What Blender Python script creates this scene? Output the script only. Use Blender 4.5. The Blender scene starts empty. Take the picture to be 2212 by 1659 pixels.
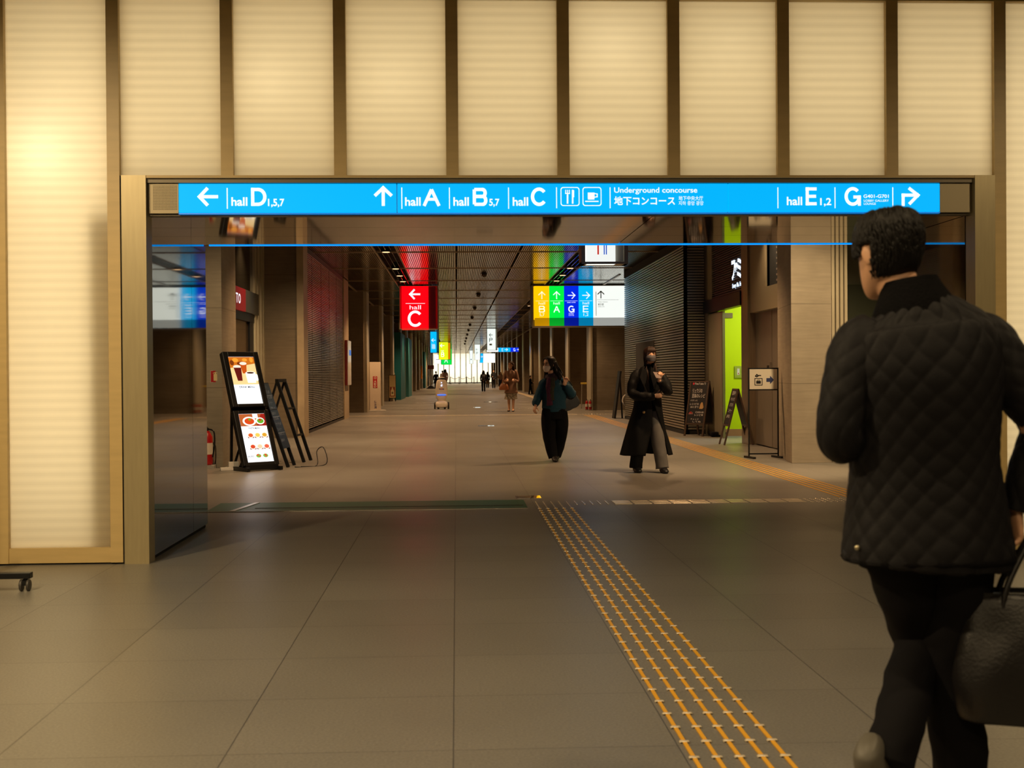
import bpy, bmesh, math, random
from math import sin, cos, pi, radians
from mathutils import Vector, Matrix, noise
random.seed(7)
SC = bpy.context.scene
COL = SC.collection

# ------------------------------------------------------------------ camera
W, H, FPX = 2212, 1659, 2700.0
YAW, PITCH, ROLL, CAMH = 0.0445, 0.0083, -0.0072, 1.30
_f = Vector((sin(YAW) * cos(PITCH), cos(YAW) * cos(PITCH), -sin(PITCH)))
_r = Vector((cos(YAW), -sin(YAW), 0))
_u = _r.cross(_f)
CR = cos(ROLL) * _r + sin(ROLL) * _u
CU = -sin(ROLL) * _r + cos(ROLL) * _u
cam_data = bpy.data.cameras.new('camera')
cam = bpy.data.objects.new('camera', cam_data)
COL.objects.link(cam)
m = Matrix((CR, CU, -_f)).transposed().to_4x4()
m.translation = (0, 0, CAMH)
cam.matrix_world = m
cam_data.sensor_width = 36
cam_data.lens = 36 * FPX / W
cam_data.clip_end = 400
cam_data.dof.use_dof = True
cam_data.dof.focus_distance = 17.0
cam_data.dof.aperture_fstop = 5.6
SC.camera = cam

def ray(x, y):
    return _f + CR * ((x - W / 2) / FPX) - CU * ((y - H / 2) / FPX)
def fl(x, y, z=0.0):                       # floor point seen at a pixel of the photograph
    d = ray(x, y); t = (z - CAMH) / d.z
    return Vector((d.x * t, d.y * t, z))
def at(x, y, Y):                           # point at depth Y seen at a pixel
    d = ray(x, y); t = Y / d.y
    return Vector((d.x * t, Y, CAMH + d.z * t))

# ------------------------------------------------------------------ view + world
SC.view_settings.view_transform = 'Standard'
SC.view_settings.look = 'None'
SC.view_settings.exposure = 0.0
SC.view_settings.gamma = 1.0
SC.view_settings.use_curve_mapping = False
wd = bpy.data.worlds.new('world'); SC.world = wd
wd.use_nodes = True
wd.node_tree.nodes['Background'].inputs[0].default_value = (0.02, 0.016, 0.01, 1)
wd.node_tree.nodes['Background'].inputs[1].default_value = 0.15

# ------------------------------------------------------------------ lights
D = 8.79                # depth of the lit facade
CEIL = 4.15             # concourse ceiling height
WARM = (1.0, 0.60, 0.30)
CREAM = (1.0, 0.82, 0.52)
def lamp(name, kind, loc, power, color, rot=(0, 0, 0), **kw):
    L = bpy.data.lights.new(name, kind); L.energy = power; L.color = color
    for k, v in kw.items(): setattr(L, k, v)
    o = bpy.data.objects.new(name, L); COL.objects.link(o)
    o.location = loc; o.rotation_euler = rot
    return o
# tubes behind the translucent facade, seen only through the panels
lamp('light_facade_header', 'AREA', (0.78, 9.42, 3.32), 29, CREAM, (radians(-90), 0, 0), shape='RECTANGLE', size=6.1, size_y=1.1)
lamp('light_facade_left', 'AREA', (-2.78, 9.42, 2.0), 17, CREAM, (radians(-90), 0, 0), shape='RECTANGLE', size=0.7, size_y=3.7)
lamp('light_facade_right', 'AREA', (4.25, 9.42, 2.0), 16, CREAM, (radians(-90), 0, 0), shape='RECTANGLE', size=0.7, size_y=3.7)
for (hx, hy, pw) in ((112, 345, 2.6), (590, 195, 0.8), (850, 190, 0.6), (1310, 120, 0.9), (1560, 120, 0.5)):
    q = at(hx, hy, 9.08)
    lamp('light_facade_bulb', 'POINT', q, pw, (1.0, 0.88, 0.62), shadow_soft_size=0.05)
# unseen fill spots added over the hall floor in front of the facade
for (x, y, pw) in ((-3.5, 5.4, 420), (-3.2, 2.6, 460), (-0.2, 3.0, 125), (2.2, 2.4, 115), (0.6, -1.0, 140), (-3.4, -2, 150), (4.0, -0.5, 80), (5.2, 5.4, 150)):
    lamp('light_hall_downlight', 'SPOT', (x, y, 3.92), pw, (1.0, 0.74, 0.40), (radians(12), 0, 0), spot_size=radians(160), spot_blend=0.6, shadow_soft_size=0.08)
# downlights in the two ceiling slots of the concourse
FIX = [15.2, 19.8, 24.4, 29.0, 33.6, 36.0, 38.2, 43.0, 47.6, 52.2, 57, 62, 67, 72, 78, 84, 91, 99, 108, 118, 130, 144, 160]
for i, y in enumerate(FIX):
    k = 1.0 if y < 70 else (1.3 if y < 100 else 2.4)
    if y == 36.0: k = 0.4
    for x in (-1.6, 3.09):
        lamp('light_concourse_downlight', 'SPOT', (x, y, CEIL - 0.07), 470 * k, WARM, (0, 0, 0), spot_size=radians(96 if y < 16 else 124), spot_blend=0.75, shadow_soft_size=0.06)
for (x, y, pw) in ((8.2, 14.6, 420), (11.5, 14.6, 300), (-6.5, 14.6, 300), (6.9, 16.6, 160), (-3.65, 23.6, 170), (4.9, 20.6, 120)):  # fill spots added to brighten the side passages, no fixtures behind them
    lamp('light_passage_downlight', 'SPOT', (x, y, CEIL - 0.1), pw, (1.0, 0.70, 0.40), (0, 0, 0), spot_size=radians(104), spot_blend=0.8, shadow_soft_size=0.08)
for (x, y, pw) in ((4.7, 14.6, 720), (-3.0, 14.4, 330), (-3.0, 22.4, 230)):  # unseen tilted spots added to brighten the columns and the left bay
    lamp('light_wall_washer', 'SPOT', (x, y, CEIL - 0.1), pw, (1.0, 0.72, 0.40), (radians(38), 0, 0), spot_size=radians(84), spot_blend=0.7, shadow_soft_size=0.08)
# lit shop interior behind the lime wall, and the shop on the left
lamp('light_shop_right', 'AREA', (6.6, 23.6, 3.3), 95, (1.0, 0.97, 0.9), (0, 0, 0), shape='SQUARE', size=1.2)
lamp('light_shop_left', 'AREA', (-6.5, 23.8, 3.5), 22, (1.0, 0.72, 0.45), (0, 0, 0), shape='SQUARE', size=1.2)
# tubes behind the lit wall that closes the concourse
lamp('light_far_wall', 'AREA', (1.2, 177.6, 2.2), 760, (1.0, 0.93, 0.78), (radians(-90), 0, 0), shape='RECTANGLE', size=15, size_y=4.0)

# ------------------------------------------------------------------ materials
def lin(c):
    o = []
    for v in c:
        v = v / 255.0
        o.append(v / 12.92 if v <= 0.04045 else ((v + 0.055) / 1.055) ** 2.4)
    return (o[0], o[1], o[2], 1.0)
MATS = {}
def M(name, col=(128, 128, 128), rough=0.5, metal=0.0, emit=0.0, var=0.0, vs=6.0, bump=0.0, bs=40.0, spec=0.5, ecol=None, stretch=None):
    if name in MATS: return MATS[name]
    mt = bpy.data.materials.new(name); mt.use_nodes = True
    nt = mt.node_tree; b = nt.nodes['Principled BSDF']
    b.inputs['Base Color'].default_value = lin(col)
    b.inputs['Roughness'].default_value = rough
    b.inputs['Metallic'].default_value = metal
    b.inputs['Specular IOR Level'].default_value = spec
    if emit:
        b.inputs['Emission Color'].default_value = lin(ecol or col)
        b.inputs['Emission Strength'].default_value = emit
        if not ecol: b.inputs['Base Color'].default_value = tuple(0.5 * v for v in lin(col)[:3]) + (1,)
    if var or bump:
        tc = nt.nodes.new('ShaderNodeTexCoord')
        mp = nt.nodes.new('ShaderNodeMapping'); nt.links.new(tc.outputs['Object'], mp.inputs[0])
        if stretch: mp.inputs['Scale'].default_value = stretch
    if var:
        n = nt.nodes.new('ShaderNodeTexNoise'); n.inputs['Scale'].default_value = vs; n.inputs['Detail'].default_value = 5
        nt.links.new(mp.outputs[0], n.inputs['Vector'])
        r = nt.nodes.new('ShaderNodeMapRange')
        r.inputs['From Min'].default_value = 0.3; r.inputs['From Max'].default_value = 0.7
        r.inputs['To Min'].default_value = 1 - var; r.inputs['To Max'].default_value = 1 + var
        nt.links.new(n.outputs['Fac'], r.inputs['Value'])
        mx = nt.nodes.new('ShaderNodeVectorMath'); mx.operation = 'SCALE'
        mx.inputs[0].default_value = lin(col)[:3]
        nt.links.new(r.outputs[0], mx.inputs['Scale']); nt.links.new(mx.outputs[0], b.inputs['Base Color'])
    if bump:
        n2 = nt.nodes.new('ShaderNodeTexNoise'); n2.inputs['Scale'].default_value = bs; n2.inputs['Detail'].default_value = 4
        nt.links.new(mp.outputs[0], n2.inputs['Vector'])
        bp = nt.nodes.new('ShaderNodeBump'); bp.inputs['Strength'].default_value = bump; bp.inputs['Distance'].default_value = 0.01
        nt.links.new(n2.outputs['Fac'], bp.inputs['Height']); nt.links.new(bp.outputs[0], b.inputs['Normal'])
    MATS[name] = mt
    return mt

def node_chain(nt, src, ops):
    for op, val in ops:
        n = nt.nodes.new('ShaderNodeMath'); n.operation = op
        nt.links.new(src, n.inputs[0])
        if val is not None: n.inputs[1].default_value = val
        src = n.outputs[0]
    return src

def floor_material():
    mt = bpy.data.materials.new('granite_tiles'); mt.use_nodes = True
    nt = mt.node_tree; b = nt.nodes['Principled BSDF']; L = nt.links
    tc = nt.nodes.new('ShaderNodeTexCoord'); sp = nt.nodes.new('ShaderNodeSeparateXYZ'); L.new(tc.outputs['Object'], sp.inputs[0])
    def joint(out, off, per, w):
        return node_chain(nt, out, (('SUBTRACT', off), ('DIVIDE', per), ('FRACT', None), ('SUBTRACT', 0.5), ('ABSOLUTE', None), ('MULTIPLY', -per), ('ADD', per * 0.5), ('LESS_THAN', w)))
    jx = joint(sp.outputs[0], -0.8, 0.7805, 0.0026); jy = joint(sp.outputs[1], 4.315, 0.7252, 0.0022)
    mxj = nt.nodes.new('ShaderNodeMath'); mxj.operation = 'MAXIMUM'; L.new(jx, mxj.inputs[0]); L.new(jy, mxj.inputs[1])
    # one tone per tile
    fx = node_chain(nt, sp.outputs[0], (('SUBTRACT', -0.8), ('DIVIDE', 0.7805), ('FLOOR', None)))
    fy = node_chain(nt, sp.outputs[1], (('SUBTRACT', 4.315), ('DIVIDE', 0.7252), ('FLOOR', None)))
    cb = nt.nodes.new('ShaderNodeCombineXYZ'); L.new(fx, cb.inputs[0]); L.new(fy, cb.inputs[1])
    wn = nt.nodes.new('ShaderNodeTexWhiteNoise'); L.new(cb.outputs[0], wn.inputs['Vector'])
    n1 = nt.nodes.new('ShaderNodeTexNoise'); n1.inputs['Scale'].default_value = 95; n1.inputs['Detail'].default_value = 6; L.new(tc.outputs['Object'], n1.inputs['Vector'])
    n2 = nt.nodes.new('ShaderNodeTexNoise'); n2.inputs['Scale'].default_value = 0.9; n2.inputs['Detail'].default_value = 4; L.new(tc.outputs['Object'], n2.inputs['Vector'])
    s1 = node_chain(nt, n1.outputs['Fac'], (('SUBTRACT', 0.5), ('MULTIPLY', 1.1), ('ADD', 1.0)))
    s2 = node_chain(nt, wn.outputs['Value'], (('SUBTRACT', 0.5), ('MULTIPLY', 0.10), ('ADD', 1.0)))
    s3 = node_chain(nt, n2.outputs['Fac'], (('SUBTRACT', 0.5), ('MULTIPLY', 0.25), ('ADD', 1.0)))
    a = nt.nodes.new('ShaderNodeMath'); a.operation = 'MULTIPLY'; L.new(s1, a.inputs[0]); L.new(s2, a.inputs[1])
    a2 = nt.nodes.new('ShaderNodeMath'); a2.operation = 'MULTIPLY'; L.new(a.outputs[0], a2.inputs[0]); L.new(s3, a2.inputs[1])
    jm = node_chain(nt, mxj.outputs[0], (('MULTIPLY', -0.6), ('ADD', 1.0)))
    a3 = nt.nodes.new('ShaderNodeMath'); a3.operation = 'MULTIPLY'; L.new(a2.outputs[0], a3.inputs[0]); L.new(jm, a3.inputs[1])
    vm = nt.nodes.new('ShaderNodeVectorMath'); vm.operation = 'SCALE'; vm.inputs[0].default_value = (0.185, 0.172, 0.148); L.new(a3.outputs[0], vm.inputs['Scale'])
    L.new(vm.outputs[0], b.inputs['Base Color'])
    rr = node_chain(nt, n2.outputs['Fac'], (('MULTIPLY', 0.16), ('ADD', 0.30)))
    L.new(rr, b.inputs['Roughness'])
    b.inputs['Specular IOR Level'].default_value = 0.45
    bp = nt.nodes.new('ShaderNodeBump'); bp.inputs['Strength'].default_value = 0.05; bp.inputs['Distance'].default_value = 0.004
    L.new(n1.outputs['Fac'], bp.inputs['Height']); L.new(bp.outputs[0], b.inputs['Normal'])
    return mt

def panel_material():
    """Reeded translucent sheet: lit from behind by the lamps in its cavity."""
    mt = bpy.data.materials.new('reeded_translucent_panel'); mt.use_nodes = True
    nt = mt.node_tree; L = nt.links; b = nt.nodes['Principled BSDF']; out = nt.nodes['Material Output']
    b.inputs['Base Color'].default_value = (0.75, 0.70, 0.58, 1); b.inputs['Roughness'].default_value = 0.35
    tc = nt.nodes.new('ShaderNodeTexCoord'); sp = nt.nodes.new('ShaderNodeSeparateXYZ'); L.new(tc.outputs['Object'], sp.inputs[0])
    w = node_chain(nt, sp.outputs[2], (('MULTIPLY', 2 * pi / 0.064), ('SINE', None), ('MULTIPLY', 0.035), ('ADD', 0.93)))
    w2 = node_chain(nt, sp.outputs[2], (('MULTIPLY', 2 * pi / 0.0155), ('SINE', None), ('MULTIPLY', 0.012)))
    ad = nt.nodes.new('ShaderNodeMath'); ad.operation = 'ADD'; L.new(w, ad.inputs[0]); L.new(w2, ad.inputs[1])
    vm = nt.nodes.new('ShaderNodeVectorMath'); vm.operation = 'SCALE'; vm.inputs[0].default_value = (0.95, 0.92, 0.84); L.new(ad.outputs[0], vm.inputs['Scale'])
    tr = nt.nodes.new('ShaderNodeBsdfTranslucent'); L.new(vm.outputs[0], tr.inputs[0])
    mx = nt.nodes.new('ShaderNodeMixShader'); mx.inputs[0].default_value = 0.82
    L.new(b.outputs[0], mx.inputs[1]); L.new(tr.outputs[0], mx.inputs[2]); L.new(mx.outputs[0], out.inputs[0])
    return mt

def concrete(name, col, scale=1.0):
    """Board-marked concrete with panel joints and tie holes."""
    mt = bpy.data.materials.new(name); mt.use_nodes = True
    nt = mt.node_tree; b = nt.nodes['Principled BSDF']; L = nt.links
    tc = nt.nodes.new('ShaderNodeTexCoord'); sp = nt.nodes.new('ShaderNodeSeparateXYZ'); L.new(tc.outputs['Object'], sp.inputs[0])
    n1 = nt.nodes.new('ShaderNodeTexNoise'); n1.inputs['Scale'].default_value = 2.2; n1.inputs['Detail'].default_value = 7; L.new(tc.outputs['Object'], n1.inputs['Vector'])
    mp = nt.nodes.new('ShaderNodeMapping'); mp.inputs['Scale'].default_value = (1.2, 1.2, 14); L.new(tc.outputs['Object'], mp.inputs[0])
    n2 = nt.nodes.new('ShaderNodeTexNoise'); n2.inputs['Scale'].default_value = 2.0; n2.inputs['Detail'].default_value = 4; L.new(mp.outputs[0], n2.inputs['Vector'])
    s1 = node_chain(nt, n1.outputs['Fac'], (('SUBTRACT', 0.5), ('MULTIPLY', 0.55), ('ADD', 1.0)))
    s2 = node_chain(nt, n2.outputs['Fac'], (('SUBTRACT', 0.5), ('MULTIPLY', 0.45), ('ADD', 1.0)))
    a = nt.nodes.new('ShaderNodeMath'); a.operation = 'MULTIPLY'; L.new(s1, a.inputs[0]); L.new(s2, a.inputs[1])
    j = node_chain(nt, sp.outputs[2], (('SUBTRACT', 0.0), ('DIVIDE', 1.13), ('FRACT', None), ('SUBTRACT', 0.5), ('ABSOLUTE', None), ('GREATER_THAN', 0.4945), ('MULTIPLY', -0.35), ('ADD', 1.0)))
    a2 = nt.nodes.new('ShaderNodeMath'); a2.operation = 'MULTIPLY'; L.new(a.outputs[0], a2.inputs[0]); L.new(j, a2.inputs[1])
    vm = nt.nodes.new('ShaderNodeVectorMath'); vm.operation = 'SCALE'; vm.inputs[0].default_value = lin(col)[:3]; L.new(a2.outputs[0], vm.inputs['Scale'])
    L.new(vm.outputs[0], b.inputs['Base Color']); b.inputs['Roughness'].default_value = 0.62
    return mt

m_floor = floor_material()
m_panel = panel_material()
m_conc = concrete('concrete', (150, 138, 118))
m_frame = M('bronze_frame', (196, 170, 116), 0.42, 0.0, var=0.06, vs=3, stretch=(1, 1, 8))
m_post = M('brushed_steel_post', (170, 156, 120), 0.34, 0.3, var=0.05, vs=4, stretch=(12, 12, 1))
m_gap = M('shadow_gap_black', (16, 14, 11), 0.8)
m_mirror = M('polished_steel', (158, 154, 140), 0.035, 1.0, bump=0.012, bs=2.5)
m_soffit = M('polished_soffit', (138, 134, 124), 0.045, 1.0, bump=0.010, bs=2.0)
m_black = M('black_metal', (22, 22, 23), 0.42, 0.3)
m_blackfab = M('black_fabric', (20, 20, 23), 0.85, var=0.2, vs=30, spec=0.1)
m_steel = M('steel', (190, 186, 176), 0.3, 1.0)
m_white = M('white_plastic', (205, 200, 190), 0.4)
m_letter_lit = M('lit_white_lettering', (240, 246, 255), 0.4, emit=1.0)
m_cyan = M('lit_cyan_acrylic', (0, 176, 250), 0.5, emit=1.0, spec=0.1)
m_slat = M('ceiling_slat_metal', (172, 160, 138), 0.16, 1.0)
m_louvre = M('louvre_metal', (172, 166, 156), 0.3, 0.65)
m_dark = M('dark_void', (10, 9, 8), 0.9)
m_brownceil = M('brown_ceiling', (110, 92, 66), 0.7)
m_skin = M('skin', (214, 164, 130), 0.5, var=0.06, vs=20)
m_hair = M('dark_hair', (18, 15, 14), 0.55, var=0.3, vs=60, spec=0.25)

# ------------------------------------------------------------------ mesh helpers
def catmull(pts, sub):
    if sub <= 1 or len(pts) < 3: return [Vector(p) for p in pts]
    P = [Vector(p) for p in pts]; o = []
    for i in range(len(P) - 1):
        p0 = P[max(i - 1, 0)]; p1 = P[i]; p2 = P[i + 1]; p3 = P[min(i + 2, len(P) - 1)]
        for k in range(sub):
            t = k / sub
            o.append(0.5 * ((2 * p1) + (p2 - p0) * t + (2 * p0 - 5 * p1 + 4 * p2 - p3) * t * t + (3 * p1 - p0 - 3 * p2 + p3) * t ** 3))
    o.append(P[-1]); return o
_txt = {}
def text_shape(s, bold):
    k = (s, bold)
    if k in _txt: return _txt[k]
    cu = bpy.data.curves.new('t', 'FONT'); cu.body = s; cu.size = 1; cu.offset = 0.022 * bold; cu.resolution_u = 4
    cu.fill_mode = 'FRONT'
    ob = bpy.data.objects.new('t', cu); COL.objects.link(ob)
    dg = bpy.context.evaluated_depsgraph_get()
    me = bpy.data.meshes.new_from_object(ob.evaluated_get(dg), depsgraph=dg)
    v = [x.co.copy() for x in me.vertices]; f = [list(p.vertices) for p in me.polygons]
    bpy.data.objects.remove(ob); bpy.data.curves.remove(cu); bpy.data.meshes.remove(me)
    if v:
        x0 = min(p.x for p in v); x1 = max(p.x for p in v); y0 = min(p.y for p in v); y1 = max(p.y for p in v)
        v = [Vector(((p.x - x0) / (x1 - x0 or 1), (p.y - y0) / (y1 - y0 or 1))) for p in v]
    _txt[k] = (v, f); return _txt[k]

class MB:
    def __init__(s): s.v = []; s.f = []; s.mi = []; s.cur = 0; s.uv = {}; s.qs = None
    def add(s, vs, fs):
        b = len(s.v); s.v += [Vector(x) for x in vs]
        for f in fs: s.f.append([b + i for i in f]); s.mi.append(s.cur)
        return b
    def box(s, x0, x1, y0, y1, z0, z1, mat=None):
        vs = [(x0, y0, z0), (x1, y0, z0), (x1, y1, z0), (x0, y1, z0), (x0, y0, z1), (x1, y0, z1), (x1, y1, z1), (x0, y1, z1)]
        if mat: vs = [mat @ Vector(v) for v in vs]
        s.add(vs, [(0, 3, 2, 1), (4, 5, 6, 7), (0, 1, 5, 4), (1, 2, 6, 5), (2, 3, 7, 6), (3, 0, 4, 7)]); return s
    def bar(s, a, b, w, h, up=(0, 0, 1)):
        a = Vector(a); b = Vector(b); d = (b - a).normalized(); up = Vector(up)
        if abs(d.dot(up)) > 0.98: up = Vector((0, 1, 0))
        r = d.cross(up).normalized() * (w / 2); u = r.cross(d).normalized() * (h / 2)
        s.add([a - r - u, a + r - u, a + r + u, a - r + u, b - r - u, b + r - u, b + r + u, b - r + u],
              [(0, 3, 2, 1), (4, 5, 6, 7), (0, 1, 5, 4), (1, 2, 6, 5), (2, 3, 7, 6), (3, 0, 4, 7)]); return s
    def prism(s, pts, vec):
        vec = Vector(vec); P = [Vector(p) for p in pts]; n = len(P)
        s.add(P + [p + vec for p in P], [list(range(n))[::-1], list(range(n, 2 * n))] + [(i, (i + 1) % n, n + (i + 1) % n, n + i) for i in range(n)]); return s
    def poly(s, pts): s.add(pts, [list(range(len(pts)))]); return s
    def loft(s, cs, rs, n=16, ref=(1, 0, 0), sub=1, caps=True, power=2.0):
        """tube along centres cs; rs are (a, b): half width along ref and across it"""
        C4 = [Vector(c) for c in cs]
        R4 = [Vector((r, r, 0)) if not hasattr(r, '__len__') else Vector((r[0], r[1], 0)) for r in rs]
        C4 = catmull(C4, sub); R4 = catmull(R4, sub); m_ = len(C4); ref = Vector(ref)
        rows = []; L = 0; base0 = len(s.v)
        for i in range(m_):
            t = (C4[min(i + 1, m_ - 1)] - C4[max(i - 1, 0)]).normalized()
            a = (ref - t * ref.dot(t))
            if a.length < 1e-3: a = Vector((0, 1, 0)) - t * t.y
            a.normalize(); b = t.cross(a)
            row = []
            for k in range(n):
                th = 2 * pi * k / n; c_, s_ = cos(th), sin(th)
                if power != 2.0:
                    c_ = math.copysign(abs(c_) ** (2 / power), c_); s_ = math.copysign(abs(s_) ** (2 / power), s_)
                row.append(C4[i] + a * (R4[i][0] * c_) + b * (R4[i][1] * s_))
            rows.append(row)
            if i: L += (C4[i] - C4[i - 1]).length
            if s.qs:
                ra = (R4[i][0] + R4[i][1]) / 2
                for k in range(n): s.uv[base0 + i * n + k] = ((2 * pi * k / n - pi / 2) * s.qs, L)
        base = len(s.v)
        for r in rows: s.v += r
        for i in range(m_ - 1):
            for k in range(n):
                k2 = (k + 1) % n
                s.f.append([base + i * n + k, base + i * n + k2, base + (i + 1) * n + k2, base + (i + 1) * n + k]); s.mi.append(s.cur)
        if caps:
            s.f.append([base + k for k in range(n)][::-1]); s.mi.append(s.cur)
            s.f.append([base + (m_ - 1) * n + k for k in range(n)]); s.mi.append(s.cur)
        return s
    def shell(s, rows, n=40, sub=4):
        """open sheet: rows of (centre, half width x, half depth y, angle0, angle1) in degrees"""
        C4 = catmull([r[0] for r in rows], sub); R4 = catmull([(r[1], r[2], 0) for r in rows], sub); A4 = catmull([(r[3], r[4], 0) for r in rows], sub)
        base = len(s.v)
        for c, r, a in zip(C4, R4, A4):
            for k in range(n + 1):
                th = radians(a[0] + (a[1] - a[0]) * k / n); s.v.append(c + Vector((r[0] * cos(th), r[1] * sin(th), 0)))
        for i in range(len(C4) - 1):
            for k in range(n):
                q = base + i * (n + 1) + k; s.f.append([q, q + 1, q + n + 2, q + n + 1]); s.mi.append(s.cur)
        return s
    def tube(s, pts, r, n=8, sub=1):
        return s.loft(pts, [r] * len(pts) if not isinstance(r, (list, tuple)) else r, n=n, sub=sub, ref=(0.31, 0.9, 0.3))
    def ball(s, c, r, n=14, mrow=9, mat=None):
        c = Vector(c); r = Vector(r) if hasattr(r, '__len__') else Vector((r, r, r)); vs = []; fs = []
        for i in range(1, mrow):
            ph = pi * i / mrow
            for k in range(n):
                th = 2 * pi * k / n; vs.append(Vector((r.x * sin(ph) * cos(th), r.y * sin(ph) * sin(th), r.z * cos(ph))))
        vs += [Vector((0, 0, r.z)), Vector((0, 0, -r.z))]; T = len(vs) - 2; B = T + 1
        for i in range(mrow - 2):
            for k in range(n): fs.append((i * n + k, (i + 1) * n + k, (i + 1) * n + (k + 1) % n, i * n + (k + 1) % n))
        for k in range(n): fs.append((T, k, (k + 1) % n)); fs.append((B, (mrow - 2) * n + (k + 1) % n, (mrow - 2) * n + k))
        if mat: vs = [mat @ v for v in vs]
        s.add([c + v for v in vs], fs); return s
    def cyl(s, a, b, r, n=20): return s.loft([a, b], [r, r], n=n, ref=(0.31, 0.9, 0.3))
    def disc_ring(s): return s
    def text(s, t, x0, x1, z0, z1, y, bold=1.0, mat=None, th=0.003):
        """flat lettering filling the box x0..x1, z0..z1 in the plane y, facing -y"""
        v, f = text_shape(t, bold)
        P = [Vector((x0 + p.x * (x1 - x0), y, z0 + p.y * (z1 - z0))) for p in v]
        if mat: P = [mat @ p for p in P]
        s.add(P, f); return s
    def stroke(s, pts, w, y, closed=False, mat=None):
        """flat strokes (x, z) of width w in plane y"""
        P = [Vector((p[0], 0, p[1])) for p in pts]; n = len(P)
        for i in range(n if closed else n - 1):
            a = P[i]; b = P[(i + 1) % n]; d = (b - a)
            if d.length < 1e-6: continue
            d.normalize(); nrm = Vector((-d.z, 0, d.x)) * (w / 2)
            def ext(o, p_, c_):
                if p_ is None: return 0.0
                k_ = (c_ - p_)
                return 0.5 * w if k_.length > 1e-6 and k_.normalized().dot(o) < 0.5 and k_.normalized().dot(o) > -0.35 else 0.1 * w
            loop = closed or (P[0] - P[-1]).length < 1e-5
            pa = P[i - 1] if i > 0 else ((P[-1] if closed else P[-2]) if loop else None)
            j = i + 1; nx = P[(j + 1) % n] if (j + 1 < n or closed) else (P[1] if loop else None)
            e0 = d * ext(d, pa, a); e1 = d * (0.0 if nx is None else ext(-d, nx, b))
            q = [a - e0 - nrm, b + e1 - nrm, b + e1 + nrm, a - e0 + nrm]
            for k in q: k.y = y
            if mat: q = [mat @ k for k in q]
            s.add(q, [(0, 1, 2, 3)])
        return s
    def xf(s, mat):
        s.v = [mat @ v for v in s.v]; return s
    def build(s, name, mats, parent=None, smooth=False, bev=0.0, wrinkle=None, remesh=0.0, relax=0, sub=0, recalc=True, quilt=None, solid=0.0):
        me = bpy.data.meshes.new(name)
        me.from_pydata([tuple(v) for v in s.v], [], s.f)
        if not isinstance(mats, (list, tuple)): mats = [mats]
        for m_ in mats: me.materials.append(m_)
        for p, i in zip(me.polygons, s.mi): p.material_index = min(i, len(mats) - 1)
        if recalc or relax:
            bm = bmesh.new(); bm.from_mesh(me)
            if recalc: bmesh.ops.recalc_face_normals(bm, faces=bm.faces)
            bm.to_mesh(me); bm.free()
        if remesh:
            ob = bpy.data.objects.new('r', me); COL.objects.link(ob)
            md = ob.modifiers.new('r', 'REMESH'); md.mode = 'VOXEL'; md.voxel_size = remesh
            dg = bpy.context.evaluated_depsgraph_get()
            me2 = bpy.data.meshes.new_from_object(ob.evaluated_get(dg), depsgraph=dg)
            bpy.data.objects.remove(ob); bpy.data.meshes.remove(me); me = me2; me.name = name
            if not me.materials: me.materials.append(mats[0])
        if relax:
            bm = bmesh.new(); bm.from_mesh(me)
            for _ in range(relax): bmesh.ops.smooth_vert(bm, verts=bm.verts, factor=0.5, use_axis_x=True, use_axis_y=True, use_axis_z=True)
            bm.to_mesh(me); bm.free()
        if wrinkle:
            amp, sc = wrinkle[0], wrinkle[1]; st = wrinkle[2] if len(wrinkle) > 2 else (1, 1, 1)
            nn = [v.normal.copy() for v in me.vertices]
            for v, q in zip(me.vertices, nn):
                c = Vector((v.co.x * st[0], v.co.y * st[1], v.co.z * st[2])) * sc
                v.co += q * (amp * (noise.noise(c) + 0.5 * noise.noise(c * 2.1 + Vector((3, 1, 7)))))
        if s.uv and quilt:
            nn = [v.normal.copy() for v in me.vertices]
            for i, (u, v_) in s.uv.items():
                a_ = (u + v_ * 0.8) / quilt[0]; b_ = (u - v_ * 0.8) / quilt[0]
                h_ = (abs(sin(pi * a_)) * abs(sin(pi * b_))) ** 0.4
                me.vertices[i].co += nn[i] * (quilt[1] * h_)
        if smooth:
            for p in me.polygons: p.use_smooth = True
        o = bpy.data.objects.new(name, me); COL.objects.link(o)
        if bev:
            b = o.modifiers.new('bevel', 'BEVEL'); b.width = bev; b.segments = 2; b.limit_method = 'ANGLE'
        if solid:
            b = o.modifiers.new('solid', 'SOLIDIFY'); b.thickness = solid; b.offset = -1
        if sub:
            b = o.modifiers.new('sub', 'SUBSURF'); b.levels = sub; b.render_levels = sub
        if parent: o.parent = parent
        return o

def tag(o, label=None, cat=None, group=None, kind=None):
    if label: o['label'] = label
    if cat: o['category'] = cat
    if group: o['group'] = group
    if kind: o['kind'] = kind
    return o
def thing(name, label, cat, loc=(0, 0, 0), rotz=0.0, group=None):
    o = bpy.data.objects.new(name, None); COL.objects.link(o); o.empty_display_size = 0.1
    o.location = loc; o.rotation_euler = (0, 0, rotz)
    return tag(o, label, cat, group)
def struct(name, mb, mat, **kw):
    return tag(mb.build(name, mat, **kw), kind='structure')
def dup(root, loc, label, rotz=None):
    r = root.copy(); COL.objects.link(r); r.location = loc
    if rotz is not None: r.rotation_euler = (0, 0, rotz)
    r['label'] = label
    for ch in list(root.children):
        c = ch.copy(); COL.objects.link(c); c.parent = r
        for g in list(ch.children):
            d = g.copy(); COL.objects.link(d); d.parent = c
    return r
def arrow_pts(cx, cz, s, d):
    """strokes of an open arrow, d = direction angle in degrees (0 right, 90 up)"""
    a = radians(d); R2 = lambda x, z: (cx + s * (x * cos(a) - z * sin(a)), cz + s * (x * sin(a) + z * cos(a)))
    return [[R2(-0.5, 0), R2(0.42, 0)], [R2(0.06, 0.47), R2(0.5, 0), R2(0.06, -0.47)]]

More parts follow.
